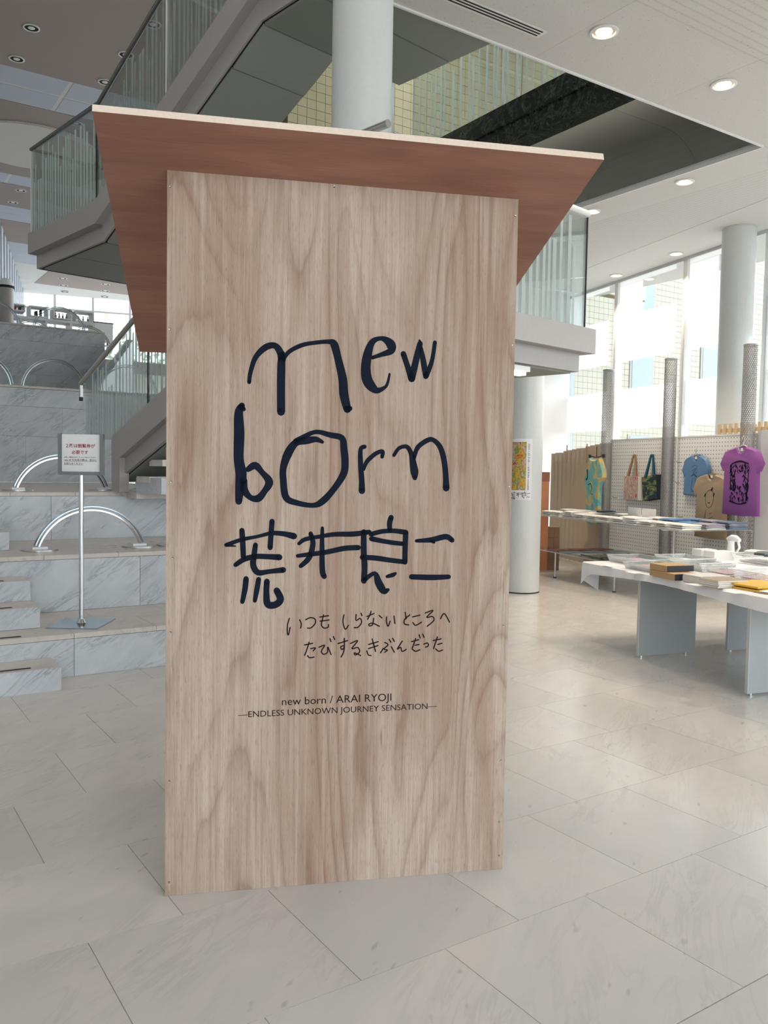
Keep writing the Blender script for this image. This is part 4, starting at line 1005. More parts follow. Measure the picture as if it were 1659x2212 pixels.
# folded card screen: one pleat after the other
sn = empty('folding_card_screen', TP(.3, 2.4, 0), 'beige pleated cardboard screen left of the pegboards', 'screen')
for k in range(26):
    b0 = 1.49 + k * .085; a0 = .12 + k * .012; z1 = 1.93 - .006 * k - (.012 if k % 5 == 0 else 0)
    s = .04 if k % 2 else -.04
    MB().obox(TP(a0 - s, b0, .002), T2 * .083 + T1 * (2 * s), T1 * .006, Z1 * z1).build('screen_pleat', M['screen'], sn)
    if k in (8, 17): MB().obox(TP(a0 - .05, b0 + .02, 1.62), T2 * .02, T1 * .01, Z1 * .3).build('tie', M['kraft'], sn)
# cabinet and brown boxes
cb = empty('wooden_cabinet', TP(-1.08, 1.2, 0), 'orange brown wooden cabinet just right of the poster column', 'cabinet')
q0, q1 = TP(-1.30, 1.15), TP(-.93, 1.27)
cu = Vector((.833, -.553, 0)); cv_ = Vector((.553, .833, 0)); cbase = onZ(1141, 1232, 0)
MB().obox(cbase + Z1 * .002, cu * .28, cv_ * .4, Z1 * 1.32).build('body', M['wood'], cb)
MB().obox(cbase + Z1 * 1.323 + cu * .0, cu * .285, cv_ * .42, Z1 * .14).build('top_rail', plain('red_brown_wood', lin((134, 78, 48)), .5, noise=.15, scale=12), cb)
cbx = cbase + cu * .292 + cv_ * .05
for i in range(2):
    for j in range(4):
        o = MB().obox(cbx + cu * (.088 * i) + Z1 * (.002 + .162 * j) + cv_ * .004 * j, cu * .085, cv_ * .2, Z1 * .158)
        o.build('brown_carton', M['brownbox'], None, label='small brown carton beside the wooden cabinet, %s column, %s' % (('left', 'right')[i], ('bottom one', 'second from the floor', 'third from the floor', 'topmost')[j]), cat='box', group='brown cartons beside the cabinet')
# timber crate on top, behind the pegboard
ct = empty('slatted_timber_planter', TP(.6, -.95, 0), 'pale timber slatted planter box rising above the pegboard at right', 'planter')
for k in range(12):
    b_ = -1.50 + k * .10
    MB().obox(TP(.50, b_, .002), T1 * .02, T2 * .045, Z1 * 2.13).build('slat', M['palewood'], ct)
    MB().obox(TP(.90, b_, .002), T1 * .02, T2 * .045, Z1 * 2.13).build('slat', M['palewood'], ct)
for z in (.3, 1.2, 2.05):
    MB().obox(TP(.521, -1.5, z - .03), T1 * .02, T2 * 1.15, Z1 * .05).build('cross_rail', M['palewood'], ct)
# glass display shelves carried by slim legs
def rackshelf(z, a0, a1, b0, b1, label, legs):
    e = empty('glass_display_shelf', TP((a0 + a1) / 2, (b0 + b1) / 2, z), label, 'shelf')
    MB().obox(TP(a0, b0, z), T1 * (a1 - a0), T2 * (b1 - b0), Z1 * .010).build('glass_plate', M['cleartray'], e)
    MB().obox(TP(a0 - .004, b0, z), T1 * .003, T2 * (b1 - b0), Z1 * .010).build('front_edge', M['steel'], e)
    for b_ in legs:
        MB().cyl(TP(a0 + .05, b_, .012), .011, z - .014, 12).build('leg', M['steel'], e, True)
        MB().cyl(TP(a0 + .05, b_, .001), .022, .012, 14).build('leg_foot', M['black'], e, True)
    for b_ in (1.42, 0, -1.43):
        if b0 - .05 < b_ < b1 + .1: MB().obox(TP(a0 + .1, b_ - .012, z - .022), T1 * (-a0 - .19), T2 * .024, Z1 * .02).build('bracket', M['steel'], e)
    return e
rackshelf(.355, -1.27, -.10, -.95, 1.17, 'low glass display shelf on slim legs with magazines, beneath the higher one', (.77, -.62))
rackshelf(.845, -1.27, -.28, -1.86, 1.25, 'high glass display shelf covered with flat packed goods', ())
# flat goods on the shelves
def slab(a, b, z, w, l, t, ang, mat, name, label, cat, group=None, bow=.0):
    """thin floppy packet, 4 x 3 grid, closed"""
    mb = MB(); nx, ny = 4, 3; vs = []
    ca, sa = math.cos(ang), math.sin(ang)
    for top in (0, 1):
        for i in range(nx + 1):
            for j in range(ny + 1):
                x = (i / nx - .5) * w; y = (j / ny - .5) * l
                h = top * t * (1 - .35 * (abs(2 * i / nx - 1) ** 3)) + bow * (1 - math.cos(i / nx * math.pi * 2)) * .5
                vs.append(TP(a + x * ca - y * sa, b + x * sa + y * ca, z + h))
    k = (nx + 1) * (ny + 1); fs = []
    idx = lambda i, j: i * (ny + 1) + j
    for i in range(nx):
        for j in range(ny):
            f = (idx(i, j), idx(i + 1, j), idx(i + 1, j + 1), idx(i, j + 1)); fs.append(tuple(q + k for q in f)); fs.append(f[::-1])
    for i in range(nx):
        fs.append((idx(i, 0), idx(i + 1, 0), idx(i + 1, 0) + k, idx(i, 0) + k)); fs.append((idx(i + 1, ny), idx(i, ny), idx(i, ny) + k, idx(i + 1, ny) + k))
    for j in range(ny):
        fs.append((idx(0, j + 1), idx(0, j), idx(0, j) + k, idx(0, j + 1) + k)); fs.append((idx(nx, j), idx(nx, j + 1), idx(nx, j + 1) + k, idx(nx, j) + k))
    mb.add(vs, fs); o = mb.build(name, mat); return tag(o, label, cat, group)
def cm(name, rgb, rough=.45): return plain(name, lin(rgb), rough, noise=.12, scale=25)
C_ = dict(cream=cm('cream_fabric', (230, 225, 214)), lgrey=cm('light_grey_fabric', (200, 201, 199)), dgreen=cm('dark_green_grey_fabric', (70, 82, 82)), white=cm('white_fabric', (226, 226, 226)), blue=cm('mid_blue_fabric', (92, 128, 168)), lilac=cm('lilac_grey_fabric', (150, 146, 160)), slate=cm('slate_blue_fabric', (96, 116, 140)), tan=cm('tan_cover', (160, 140, 116)), red=cm('brick_red_cover', (150, 84, 70)), pblue=cm('pale_blue_cover', (150, 166, 180)), pink=cm('dull_pink_cover', (168, 138, 142)))
RG = random.Random(11)
ROW = ('front', 'middle', 'back')
for ia, a in enumerate((-1.08, -.76, -.44)):
    nb = 11
    for ib in range(nb):
        b_ = 1.08 - ib * .279; px, py, d = proj(TP(a, b_, .87))
        if ia == 0: gname, cols = ('off white packed garment', ['cream', 'lgrey', 'cream']) if px < 1330 or px > 1440 else ('white packed garment', ['white', 'cream', 'white'])
        elif px < 1290: gname, cols = 'off white packed garment', ['cream', 'lgrey', 'cream']
        elif px < 1352: gname, cols = 'dark green grey packed garment', ['dgreen', 'dgreen']
        elif px < 1455: gname, cols = 'white packed garment', ['white', 'cream']
        elif px < 1512: gname, cols = 'mid blue folded garment', ['blue', 'blue']
        elif px < 1575: gname, cols = 'lilac grey folded garment', ['lilac', 'lgrey', 'lilac']
        else: gname, cols = 'slate blue folded garment', ['slate', 'lilac', 'slate']
        lay = RG.choice([3, 3, 4])
        for k in range(lay):
            slab(a + RG.uniform(-.012, .012), b_ + RG.uniform(-.012, .012), .8565 + k * .0215, .265, .225, .020, RG.uniform(-.09, .09), C_[cols[(k + ia) % len(cols)]], 'folded_garment',
                 '%s, high shelf %s row, %s pile from left, %s' % (gname, ROW[ia], ORD[ib], 'topmost' if k == lay - 1 else ('bottom' if k == 0 else 'second up' if k == 1 else 'third up')), 'garment', gname + 's on the high shelf')
cnt2 = [0, 0, 0]
for b0, b1, cols, gname in [(1.13, .75, ['red', 'tan'], 'reddish magazine'), (.75, .2, ['pblue', 'lgrey'], 'pale blue magazine'), (.2, -.75, ['lgrey', 'tan', 'dgreen'], 'grey magazine')]:
    nb = max(1, round((b0 - b1) / .27))
    for ia, a in enumerate((-1.05, -.7, -.35)):
        for ib in range(nb):
            st_ = ORD[cnt2[ia]]; cnt2[ia] += 1
            b_ = b0 - (b0 - b1) * (ib + .5) / nb
            lay = 1 if gname[0] in 'rp' else 4
            for k in range(lay):
                slab(a + RG.uniform(-.02, .02), b_ + RG.uniform(-.015, .015), .3665 + k * .0085, .28, .21, .0075, RG.uniform(-.1, .1), C_[cols[(k + ib) % len(cols)]], 'magazine', '%s, low glass shelf %s row, %s pile from left%s' % (gname, ROW[ia], st_, '' if lay == 1 else (', topmost', ', third up', ', second up', ', bottom')[3 - k]), 'magazine', gname + 's on the low shelf')
# price cards standing among the garments
for k, (x0, x1) in enumerate(((1356, 1384), (1386, 1416))):
    p = onP(x0, 1122, TP(-.605, 0), T1); q = onP(x1, 1124, TP(-.605, 0), T1)
    p.z = q.z = .857
    c = empty('price_card', (p + q) / 2, ('left' if k == 0 else 'right') + ' small white price card standing on the high glass shelf', 'card')
    MB().obox(p, q - p, T1 * .003, Z1 * .165).build('card', M['paper'], c); MB().obox(p + T1 * .0035, q - p, T1 * .012, Z1 * .004).build('foot', M['cleartray'], c)

# garments, bags hung on the boards; outline points are (right, down) in metres
def hung(name, a, b_, ztop, outline, th_, mat, label, cat, parts=(), subdiv=True):
    e = empty(name, TP(a, b_, ztop), label, cat)
    poly = [TP(a, b_ - x, ztop - y) for x, y in outline]
    mb = MB(); tr_ = mg.tessellate_polygon([poly]); n = len(poly); cx = sum(x for x, y in outline) / n; cy = sum(y for x, y in outline) / n
    # front face bulges: inner ring
    inner = [TP(a - th_, b_ - (cx + (x - cx) * .86), ztop - (cy + (y - cy) * .93)) for x, y in outline]
    fs = [tuple(t) for t in tr_]; fs2 = [tuple(i + n for i in t) for t in tr_]
    side = [(i, (i + 1) % n, (i + 1) % n + n, i + n) for i in range(n)]
    mb.add(poly + inner, fs + fs2 + side); o = mb.build(name + '_body' if False else 'body', mat, e, True)
    return e
def pz(x, y, b_, zt): return (x, y)
def tshirt(a, b_, zt, w, h, mat, label, sl=.16, drop=0.0):
    hw = w * .40
    out = [(-.085, .0), (-hw * .75, .03), (-hw, .06), (-w / 2, .20), (-w / 2 + .05, .29), (-hw + .005, .24), (-hw - .0, .4), (-hw - .01, h), (0, h + .012), (hw + .02, h), (hw, .4), (hw - .005, .24), (w / 2 - .05, .29 + drop), (w / 2, .20 + drop), (hw, .06), (hw * .75, .03), (.085, .0), (.05, .055), (0, .075), (-.05, .055)]
    e = hung('t_shirt', a, b_, zt, out, .03, mat, label, 't-shirt')
    MB().obox(TP(a - .012, b_ + .018, zt - .05), T2 * -.036, T1 * .002, Z1 * .036).build('neck_label', M['paper'], e)
    MB().prism([TP(a + .008, b_ + x, zt - y) for x, y in ((-.085, -.004), (-.05, .03), (.05, .03), (.085, -.004), (.0, -.012))], T1 * .004).build('neck_back', mat, e)
    return e
def curve_print(e, a, b_, zt, strokes, mat, nm='printed_drawing'):
    mb = MB(); stroke_mesh(mb, strokes, lambda x, y: TP(a, b_ - x, zt - y), 4); mb.build(nm, mat, e)
def hanger(e, a, b_, zt, mat, w=.36, hook=.10):
    mb = MB(); mb.tube([TP(a, b_ + w / 2, zt - .055), TP(a, b_ + .03, zt + .012), TP(a, b_, zt + .02), TP(a, b_ - .03, zt + .012), TP(a, b_ - w / 2, zt - .055)], .0055, 8)
    mb.tube([TP(a, b_, zt + .02), TP(a, b_, zt + .05), TP(a, b_ - .025, zt + .085), TP(a, b_, zt + hook + .01), TP(a, b_ + .025, zt + .09)], .0035, 8)
    mb.build('hanger', mat, e, True)
e = tshirt(.09, -.46, 1.715, .56, .52, C_['blue'], 'small blue T-shirt with a thin line drawing on the pegboard')
curve_print(e, .055, -.46, 1.715, [[(-.05, .15, .004), (.02, .13, .004), (.06, .16, .004)], [(-.04, .2, .004), (.05, .17, .004), (-.03, .24, .004), (.06, .22, .004)], [(-.05, .27, .008), (0, .25, .008), (.05, .28, .008)], [(-.02, .3, .004), (-.045, .44, .004), (.045, .44, .004), (.02, .3, .004)], [(-.04, .47, .004), (.05, .465, .004)]], M['ink'])
MB().tube([TP(.075, -.46, 1.72), TP(.08, -.46, 1.80), TP(.11, -.45, 1.83)], .003, 8).build('peg_hook', M['steel'], e)
hanger(e, .075, -.46, 1.70, M['steel'], .2, .04)
e = tshirt(.02, -.84, 1.475, .70, .80, C_['tan'], 'tan T-shirt with a drawn face hanging low between blue and purple shirts', drop=.1)
curve_print(e, -.014, -.84, 1.475, [[(-.09, .28, .014), (-.07, .25, .014)], [(.03, .2, .02), (.05, .17, .014)], [(.07, .27, .016), (.08, .24, .014)], [(-.07, .24, .005), (-.06, .38, .005), (0, .42, .005), (.06, .36, .005), (.07, .24, .005), (0, .2, .005), (-.07, .24, .005)], [(-.02, .36, .01), (.01, .36, .01)], [(-.05, .45, .005), (-.08, .6, .005), (.02, .66, .005), (.09, .55, .005)], [(.0, .5, .005), (.05, .48, .005)], [(-.01, .56, .005), (.07, .53, .005)]], M['ink'])
e = tshirt(-.13, -1.50, 1.80, .72, .80, cm('purple_fabric', (138, 78, 146), .7), 'large purple T-shirt with a dark print on a white hanger')
pr = [[(-.13, .2, .012), (.0, .17, .02), (.14, .2, .012)]]
for k in range(150):
    x = RG.uniform(-.15, .15); y = RG.uniform(.2, .62)
    if abs(x) < .06 and .3 < y < .46: continue
    pr.append([(x, y, RG.uniform(.006, .02)), (x + RG.uniform(-.03, .03), y + RG.uniform(.01, .05), .008)])
pr += [[(-.15, .22, .014), (-.15, .3, .006)], [(.15, .24, .008), (.12, .62, .02)], [(-.14, .64, .02), (0, .67, .014), (.12, .65, .02)]]
curve_print(e, -.163, -1.50, 1.80, pr, M['ink'])
hanger(e, -.12, -1.50, 1.80, M['plastic'], .38, .12)
# blue patterned dress
dm = voronoi_art('dress_pattern', [lin((70, 150, 170)), lin((100, 170, 176)), lin((120, 178, 170)), lin((222, 178, 84)), lin((98, 164, 172))], 4.5, .7, (1.2, 1.2, .8))
e = hung('patterned_dress', -.14, 1.46, 1.70, [(-.14, .0), (-.19, .2), (-.26, .32), (-.25, .42), (-.22, .6), (-.24, .98), (-.10, 1.02), (.06, 1.0), (.17, .98), (.16, .6), (.17, .42), (.27, .30), (.26, .2), (.15, .0), (.04, .03), (-.06, .03)], .05, dm, 'turquoise and yellow patterned dress clipped to a black hanger', 'dress')
MB().tube([TP(-.14, 1.64, 1.72), TP(-.14, 1.50, 1.70), TP(-.14, 1.42, 1.70), TP(-.14, 1.28, 1.72)], .008, 8).tube([TP(-.14, 1.46, 1.71), TP(-.14, 1.46, 1.86)], .006, 8).box(TP(-.15, 1.63, 1.69), TP(-.12, 1.66, 1.74)).box(TP(-.15, 1.27, 1.69), TP(-.12, 1.30, 1.74)).build('clip_hanger', M['black'], e)
curve_print(e, -.192, 1.46, 1.70, [[(-.12, .42, .01), (-.06, .40, .014), (-.03, .47, .01), (-.05, .54, .008), (.0, .56, .008)], [(-.16, .2, .03), (-.15, .3, .02), (-.17, .34, .03)]], M['ink'])
def tote(a, b_, zt, w, h, side, tilt, mat, matf, strap, label, hh):
    e = empty('tote_bag', TP(a, b_, zt - hh), label, 'tote bag')
    ct_, st_ = math.cos(tilt), math.sin(tilt)
    def q(x, y, d=0): return TP(a - .06 + d, b_ - (x * ct_ - y * st_), zt - hh - (y * ct_ + x * st_))
    P0 = [q(-w / 2, 0), q(w / 2, 0), q(w / 2, h), q(-w / 2, h)]
    off = T1 * .05 + T2 * -side
    MB().prism(P0, off).build('body', mat, e)
    f = [q(-w / 2 + .005, .005, -.002), q(w / 2 - .005, .005, -.002), q(w / 2 - .005, h - .005, -.002), q(-w / 2 + .005, h - .005, -.002)]
    MB().prism(f, T1 * .0015).build('printed_front', matf, e)
    top = TP(a - .02, b_, zt)
    for x0, x1 in ((-w * .28, -.03), (w * .28, .03)):
        for d in (0, .03):
            p = q(x0, 0, d); tt = top - T2 * x1 * .6 + T1 * d * .3
            MB().obox(p - T2 * .015, T2 * .032, T1 * .004, (tt - p)).build('handle', strap, e)
    MB().tube([top + T1 * .038, top - T1 * .0, top + Z1 * .02 - T1 * .01], .004, 8).build('peg_hook', M['steel'], e)
    return e
art2 = voronoi_art('tote_print_light', [lin((196, 170, 120)), lin((214, 196, 176)), lin((170, 130, 120)), lin((190, 180, 170)), lin((178, 70, 90)), lin((214, 206, 196))], 7, .7, (1, 1, .5))
art3 = voronoi_art('tote_print_dark', [lin((16, 40, 60)), lin((20, 50, 66)), lin((24, 44, 60)), lin((110, 124, 70)), lin((160, 150, 90))], 6, .7, (.7, .7, 1.6))
tote(.08, 1.10 - .28, 1.735, .34, .34, .07, 0, cm('cream_canvas', (200, 196, 186), .8), art2, cm('tan_strap', (160, 126, 92), .8), 'light printed tote bag with tan handles on the pegboard', .31)
tote(.08, .40 + .02, 1.735, .32, .33, .09, -.14, cm('navy_canvas', (20, 28, 42), .8), art3, cm('teal_strap', (36, 86, 108), .8), 'dark navy tote bag with teal handles on the pegboard', .30)
for b_, z, wh in ((-.13, 1.62, 'right of the middle mesh column, uppermost'), (-.12, 1.35, 'right of the middle mesh column, second down'), (1.28, 1.1, 'right of the column with the dress'), (-.2, .9, 'right of the middle mesh column, lowest')):
    o = MB().tube([TP(.115, b_, z), TP(.05, b_, z), TP(.04, b_, z + .02)], .0035, 8).build('peg_hook', M['joint'], smooth=True); tag(o, 'small empty black hook ' + wh, 'hook', 'empty black hooks on the boards')

# ---- tables under one cloth
ZT = .70
def tabl(a0, a1, b0, b1, label, legs):
    e = empty('shop_table', TP((a0 + a1) / 2, (b0 + b1) / 2, 0), label, 'table')
    MB().obox(TP(a0, b0, ZT - .035), T1 * (a1 - a0), T2 * (b1 - b0), Z1 * .03).build('tabletop', M['alu'], e)
    for b_ in legs:
        o = MB().obox(TP(a0 + .06, b_ - .02, .014), T1 * (a1 - a0 - .30), T2 * .025, Z1 * (ZT - .05)).build('leg_panel', M['alu'], e)
        MB().obox(TP(a0 + .055, b_ - .021, .014), T1 * .004, T2 * .027, Z1 * (ZT - .05)).build('edge_strip', M['dim'], o)
        for aa in (a0 + .09, a1 - .33): MB().cyl(TP(aa, b_ - .007, .001), .012, .012, 10).build('glide', M['steel'], o)
tabl(-3.27, -2.42, -5.6, -3.2, 'grey laminate table with slab legs, front one under the white cloth', (-3.79, -4.97))
tabl(-2.40, -1.3, -5.6, -3.2, 'grey laminate table with slab legs, rear one under the white cloth', (-3.81, -4.99))
cloth = empty('white_tablecloth', TP(-2.2, -4.4, ZT), 'white cloth over the tables of shop goods, corner drooping at left', 'tablecloth')
# one draped sheet: rows across the front edge (hem) and the far end
nb = 48; vs = []; a_f, a_b = -3.31, -1.25; b_n, b_f = -5.65, -3.13
def hem(b_):
    t = (b_ - b_n) / (b_f - b_n); return .075 + .02 * math.sin(t * 7.0 + .6) + (.10 * max(0, (t - .93) / .07) ** 2)
rows = []
for i in range(nb + 1):
    b_ = b_n + (b_f - b_n) * i / nb; h = hem(b_)
    w_ = .006 * math.sin(i * 1.9)
    rows.append([TP(a_f - .012 + w_, b_, ZT - h), TP(a_f - .008 + w_ * .6, b_, ZT - h * .5), TP(a_f - .002, b_, ZT - .006), TP(a_f + .012, b_, ZT + .001), TP(-2.3, b_, ZT + .001), TP(a_b - .01, b_, ZT + .001), TP(a_b, b_, ZT - .006), TP(a_b + .01, b_, ZT - .10)])
e0 = rows[-1]
for dz, db in ((.006, .012), (.06, .016), (.12, .02)):
    rows.append([TP(a_f + .02 + .16 * (dz > .01), b_f + db, ZT - (dz + (.14 if dz > .1 else .07 if dz > .01 else 0))), TP(a_f + .03, b_f + db, ZT - dz - (.05 if dz > .01 else 0)), TP(a_f + .04, b_f + db, ZT - dz), TP(a_f + .12, b_f + db, ZT - dz), TP(-2.3, b_f + db, ZT - dz), TP(a_b - .02, b_f + db, ZT - dz), TP(a_b - .01, b_f + db, ZT - dz), TP(a_b, b_f + db, ZT - dz)])
nr = len(rows[0]); fs = [(i * nr + j, i * nr + j + 1, (i + 1) * nr + j + 1, (i + 1) * nr + j) for i in range(len(rows) - 1) for j in range(nr - 1)]
MB().add([p for r_ in rows for p in r_], fs).build('cloth_sheet', M['cloth'], cloth, True)
# goods on the tables
def tb_at(px, py): return onZ(px, py, ZT)
def gbox(px, py, w, l, h, mat, name, label, cat, z=ZT + .002, group=None, side=None, cap=None, ang=0):
    """box with its near left corner seen at pixel px, py; w along T1 (right/away), l along -T2 (towards the near end)"""
    p = tb_at(px, py); p.z = z; ca, sa = math.cos(ang), math.sin(ang)
    u = T1 * ca + T2 * sa; v = -T2 * ca + T1 * sa
    e = empty(name, p + u * w / 2 + v * l / 2, label, cat, group)
    MB().obox(p, u * w, v * l, Z1 * h).build('body', mat, e)
    if cap: MB().obox(p + v * (l - .0) + u * .002, u * (w - .004), v * .004, Z1 * h).build('end_face', cap, e)
    return p, u, v
gbox(1403, 1243, .22, .15, .045, M['kraft'], 'kraft_box', 'kraft box at the bottom left of the small stack on the cloth', 'box')
gbox(1428, 1249, .22, .15, .045, M['kraft'], 'kraft_box', 'kraft box with dark end, front right on the cloth beside the book stacks', 'box', cap=M['print_'])
gbox(1403, 1243, .24, .20, .045, M['kraft'], 'kraft_box', 'kraft box with black end lying on top of the other kraft boxes', 'box', z=ZT + .049, cap=M['print_'])
def books(px, py, n, w, l, t, cols, label, group, dx=0):
    for k in range(n):
        p = tb_at(px, py); p.z = ZT + .002 + k * (t + .001)
        u, v = T1, -T2; p += u * RG.uniform(0, .008) + v * RG.uniform(0, .008)
        e = empty('paperback_book', p + u * w / 2 + v * l / 2, label + (', topmost' if k == n - 1 else ', bottom one' if k == 0 else ', second from the bottom' if k == 1 else ', third from the bottom'), 'book', group)
        MB().obox(p + Z1 * .001 + u * .003 + v * .002, u * (w - .006), v * (l - .006), Z1 * (t - .002)).build('pages', C_['cream'], e)
        MB().obox(p + Z1 * (t - .0009), u * w, v * l, Z1 * .001).obox(p, u * w, v * l, Z1 * .001).build('cover', cols[k % len(cols)], e)
books(1472, 1255, 4, .26, .19, .012, [C_['lgrey'], C_['cream'], C_['white']], 'pale paperback book in the left stack on the cloth', 'books in the left stack')
books(1508, 1264, 4, .26, .19, .012, [C_['tan'], C_['white'], C_['cream']], 'cream paperback book in the right stack on the cloth', 'books in the right stack')
yl = cm('yellow_pouch', (214, 170, 50), .5)
for k in range(2):
    p = tb_at(1558, 1268) ; q = p - MC
    slab(q.dot(T1) + .20, q.dot(T2) - .14, ZT + .003 + k * .022, .34, .27, .019, .05 + .04 * k, yl, 'yellow_pouch', ('upper' if k else 'lower') + ' yellow zipped pouch at the right edge of the cloth', 'pouch')
p = tb_at(1622, 1279); q = p - MC
slab(q.dot(T1) + .16, q.dot(T2) - .13, ZT + .003, .30, .24, .008, .12, C_['tan'], 'kraft_folder', 'kraft folder under the white card at the front right of the cloth', 'folder')
slab(q.dot(T1) + .17, q.dot(T2) - .14, ZT + .012, .28, .22, .005, .2, M['paper'], 'white_card', 'white card lying on the kraft folder at the front right', 'card')
# wire baskets and clear trays
def basket(px, py, w, l, h, label, wire=True, content=None):
    p = tb_at(px, py); p.z = ZT + .003; u, v = T1, -T2; name = 'white_basket' if wire else 'clear_tray'; fl_ = .02
    e = empty(name, p + u * w / 2 + v * l / 2, label, 'basket' if wire else 'tray')
    c = [p, p + u * w, p + u * w + v * l, p + v * l]
    t = [p - u * fl_ - v * fl_ + Z1 * h, p + u * (w + fl_) - v * fl_ + Z1 * h, p + u * (w + fl_) + v * (l + fl_) + Z1 * h, p - u * fl_ + v * (l + fl_) + Z1 * h]
    if wire:
        b = MB()
        for i in range(4):
            a, bb, ta, tb_ = c[i], c[(i + 1) % 4], t[i], t[(i + 1) % 4]; n = int((bb - a).length / .012)
            for k in range(n + 1): b.tube([a + (bb - a) * k / n, ta + (tb_ - ta) * k / n], .0013, 3)
            for k in (1, 2, 3): b.tube([a + (ta - a) * k / 4, bb + (tb_ - bb) * k / 4], .0013, 3)
        for k in range(1, int(w / .02)): b.tube([p + u * .02 * k + Z1 * .001, p + u * .02 * k + v * l + Z1 * .001], .0012, 3)
        b.build('wire_sides', M['plastic'], e, kind='stuff')
        MB().tube(t, .004, 8, True).build('rim', M['plastic'], e, True)
    else:
        MB().obox(p, u * w, v * l, Z1 * .002).build('floor_sheet', M['cleartray'], e)
        for i in range(4):
            a, bb, ta, tb_ = c[i], c[(i + 1) % 4], t[i], t[(i + 1) % 4]; nn = (bb - a).cross(Z1).normalized() * .0015
            MB().prism([a, bb, tb_, ta], nn).build('side_sheet', M['cleartray'], e)
        MB().tube(t, .0022, 6, True).build('rim', M['plastic'], e, True)
    if content:
        for k in range(content[1]):
            qq = p + u * w / 2 + v * l / 2 - MC
            slab(qq.dot(T1), qq.dot(T2), ZT + .007 + k * .009, w * .86, l * .84, .008, RG.uniform(-.05, .05), C_[content[0]], content[2], content[3] + (', bottom', ', second up', ', third up')[k], 'stationery', content[3] + ' pile')
basket(1317, 1213, .30, .42, .055, 'clear tray of pinkish sheets at the far left of the cloth', False, ('pink', 3, 'flat_packet', 'dull pink flat packet in the leftmost clear tray'))
basket(1352, 1228, .28, .34, .05, 'clear tray of pinkish sheets left of the kraft boxes', False, ('pink', 3, 'flat_packet', 'dull pink flat packet in the clear tray by the kraft boxes'))
basket(1420, 1211, .30, .36, .05, 'clear tray behind the kraft boxes', False, ('lgrey', 2, 'flat_packet', 'light grey flat packet in the tray behind the kraft boxes'))
basket(1455, 1226, .30, .34, .055, 'clear tray with dark green cards in the middle of the cloth', False, ('dgreen', 2, 'flat_packet', 'dark green flat packet in the middle clear tray'))
basket(1518, 1240, .34, .27, .075, 'white lattice basket in the middle of the cloth, left one of the pair', True, ('pink', 3, 'flat_packet', 'pinkish flat packet in the left lattice basket'))
basket(1589, 1253, .34, .28, .075, 'white lattice basket right of the middle one, above the yellow pouches', True, ('pink', 3, 'flat_packet', 'pinkish flat packet in the right lattice basket'))
basket(1586, 1213, .40, .38, .075, 'white lattice basket at the back right of the cloth', True, ('lgrey', 2, 'flat_packet', 'light grey flat packet in the back lattice basket'))
gbox(1494, 1205, .17, .13, .085, M['plastic'], 'white_box', 'white closed box standing left of the white mug stack', 'box')
gbox(1521, 1209, .22, .13, .082, M['white'], 'white_box', 'white closed box standing under the white mug stack', 'box')
p = tb_at(1560, 1203)
mg_ = empty('white_mug_stack', (p.x, p.y, ZT), 'white curved dispenser standing on the cloth below the tan T-shirt', 'dispenser')
u, v = T1, -T2
MB().obox(p + Z1 * .003, u * .12, v * .12, Z1 * .018).build('base', M['plastic'], mg_)
MB().tube([p + u * .06 + v * .04 + Z1 * z for z in (.022, .06, .12, .16)] , [.045, .036, .03, .034], 16).build('stem', M['plastic'], mg_, True)
MB().tube([p + u * .06 + v * (.0 + .05 * k) + Z1 * (.165 + .02 * math.sin(k * math.pi / 3)) for k in range(4)], [.02, .03, .03, .018], 14).build('head', M['plastic'], mg_, True)
MB().tube([p + u * .06 + v * .13 + Z1 * .16, p + u * .06 + v * .15 + Z1 * .10, p + u * .06 + v * .11 + Z1 * .05], .012, 10).build('handle', M['plastic'], mg_, True)
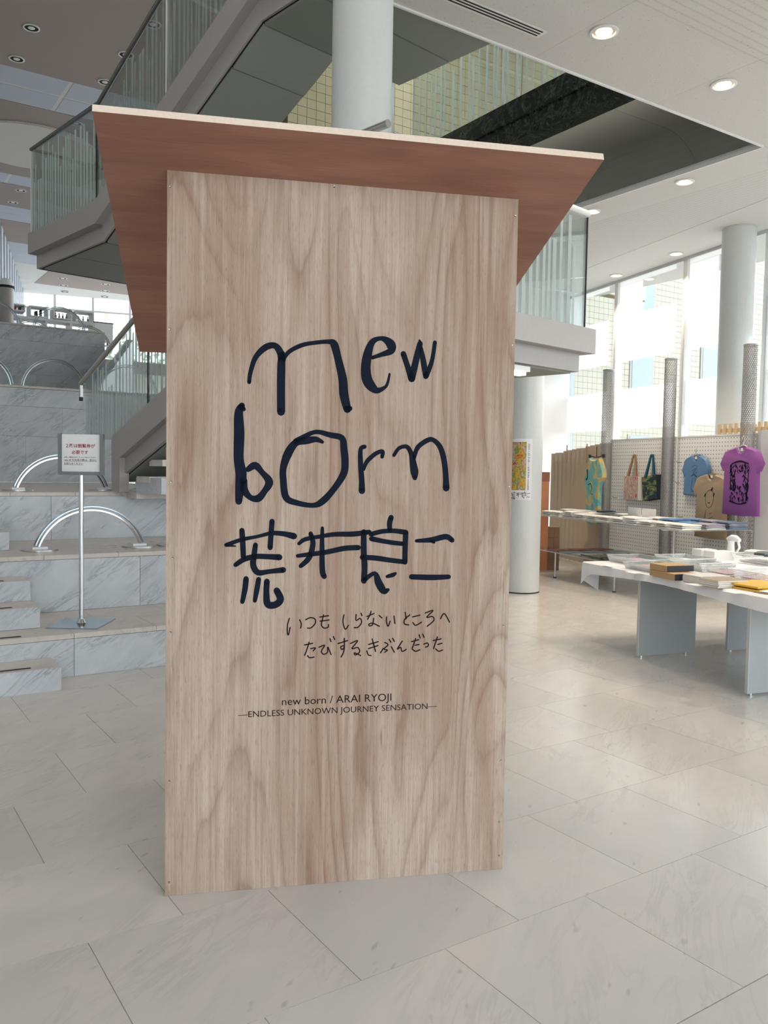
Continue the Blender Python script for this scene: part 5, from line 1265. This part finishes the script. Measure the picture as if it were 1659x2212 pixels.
for k, (px, py) in enumerate(((1600, 1214), (1622, 1218), (1643, 1222))):
    q = tb_at(px, py) - MC
    slab(q.dot(T1) + .1, q.dot(T2) - .08, ZT + .083, .20, .13, .03, .3, C_[('lgrey', 'dgreen', 'dgreen')[k]], 'wrapped_packet', ('left', 'middle', 'right')[k] + ' wrapped packet lying across the back lattice basket', 'packet')
for k, (px, py) in enumerate(((1300, 1222), (1350, 1236), (1480, 1262), (1560, 1278))):
    q = tb_at(px, py) - MC
    o = slab(q.dot(T1) + .05, q.dot(T2) - .05, ZT + .002, .09, .12, .0015, 0, M['paper'], 'price_slip', 'small paper slip on the cloth, ' + ('by the leftmost clear tray', 'in front of the second clear tray', 'in front of the book stacks', 'in front of the yellow pouches')[k], 'paper slip')

# ================================================================== OUTDOOR TREES
def tree(x, y, h, label, seed, z0=-.2):
    r_ = random.Random(seed); e = empty('leafy_tree', (x, y, z0), label, 'tree', 'trees outside the windows')
    MB().tube([(x, y, z0), (x + .1, y, z0 + h * .3), (x - .1, y + .1, z0 + h * .75)], [.22, .16, .06], 8).build('trunk', M['bark'], e, True)
    b = MB()
    cl_ = [(r_.uniform(-.32, .32) * h * .8, r_.uniform(-.32, .32) * h * .8, h * r_.uniform(.35, .95)) for _ in range(14)]
    for _ in range(1500):
        c = r_.choice(cl_); p = Vector((x + c[0] + r_.gauss(0, .11) * h, y + c[1] + r_.gauss(0, .11) * h, z0 + c[2] + r_.gauss(0, .075) * h))
        s = r_.uniform(.12, .3); u_ = Vector((r_.gauss(0, 1), r_.gauss(0, 1), r_.gauss(0, .6))).normalized() * s; v_ = u_.orthogonal().normalized() * s * .7
        b.add([p - u_, p + v_, p + u_, p - v_], [(0, 1, 2, 3)])
    b.build('foliage', M['leaf'], e, kind='stuff')
for k, (x, y, h) in enumerate([(1, 55, 11), (11, 50, 10), (21, 54, 11)]): tree(x, y, h, ('left', 'middle', 'right')[k] + ' leafy green tree beyond the far upper windows', k)
for k, (x, y, h) in enumerate([(-5, -24, 8), (3, -24, 8), (11, -24, 8)]): tree(x, y, h, ('left', 'middle', 'right')[k] + ' leafy green tree mirrored in the stair landing glass', 10 + k)
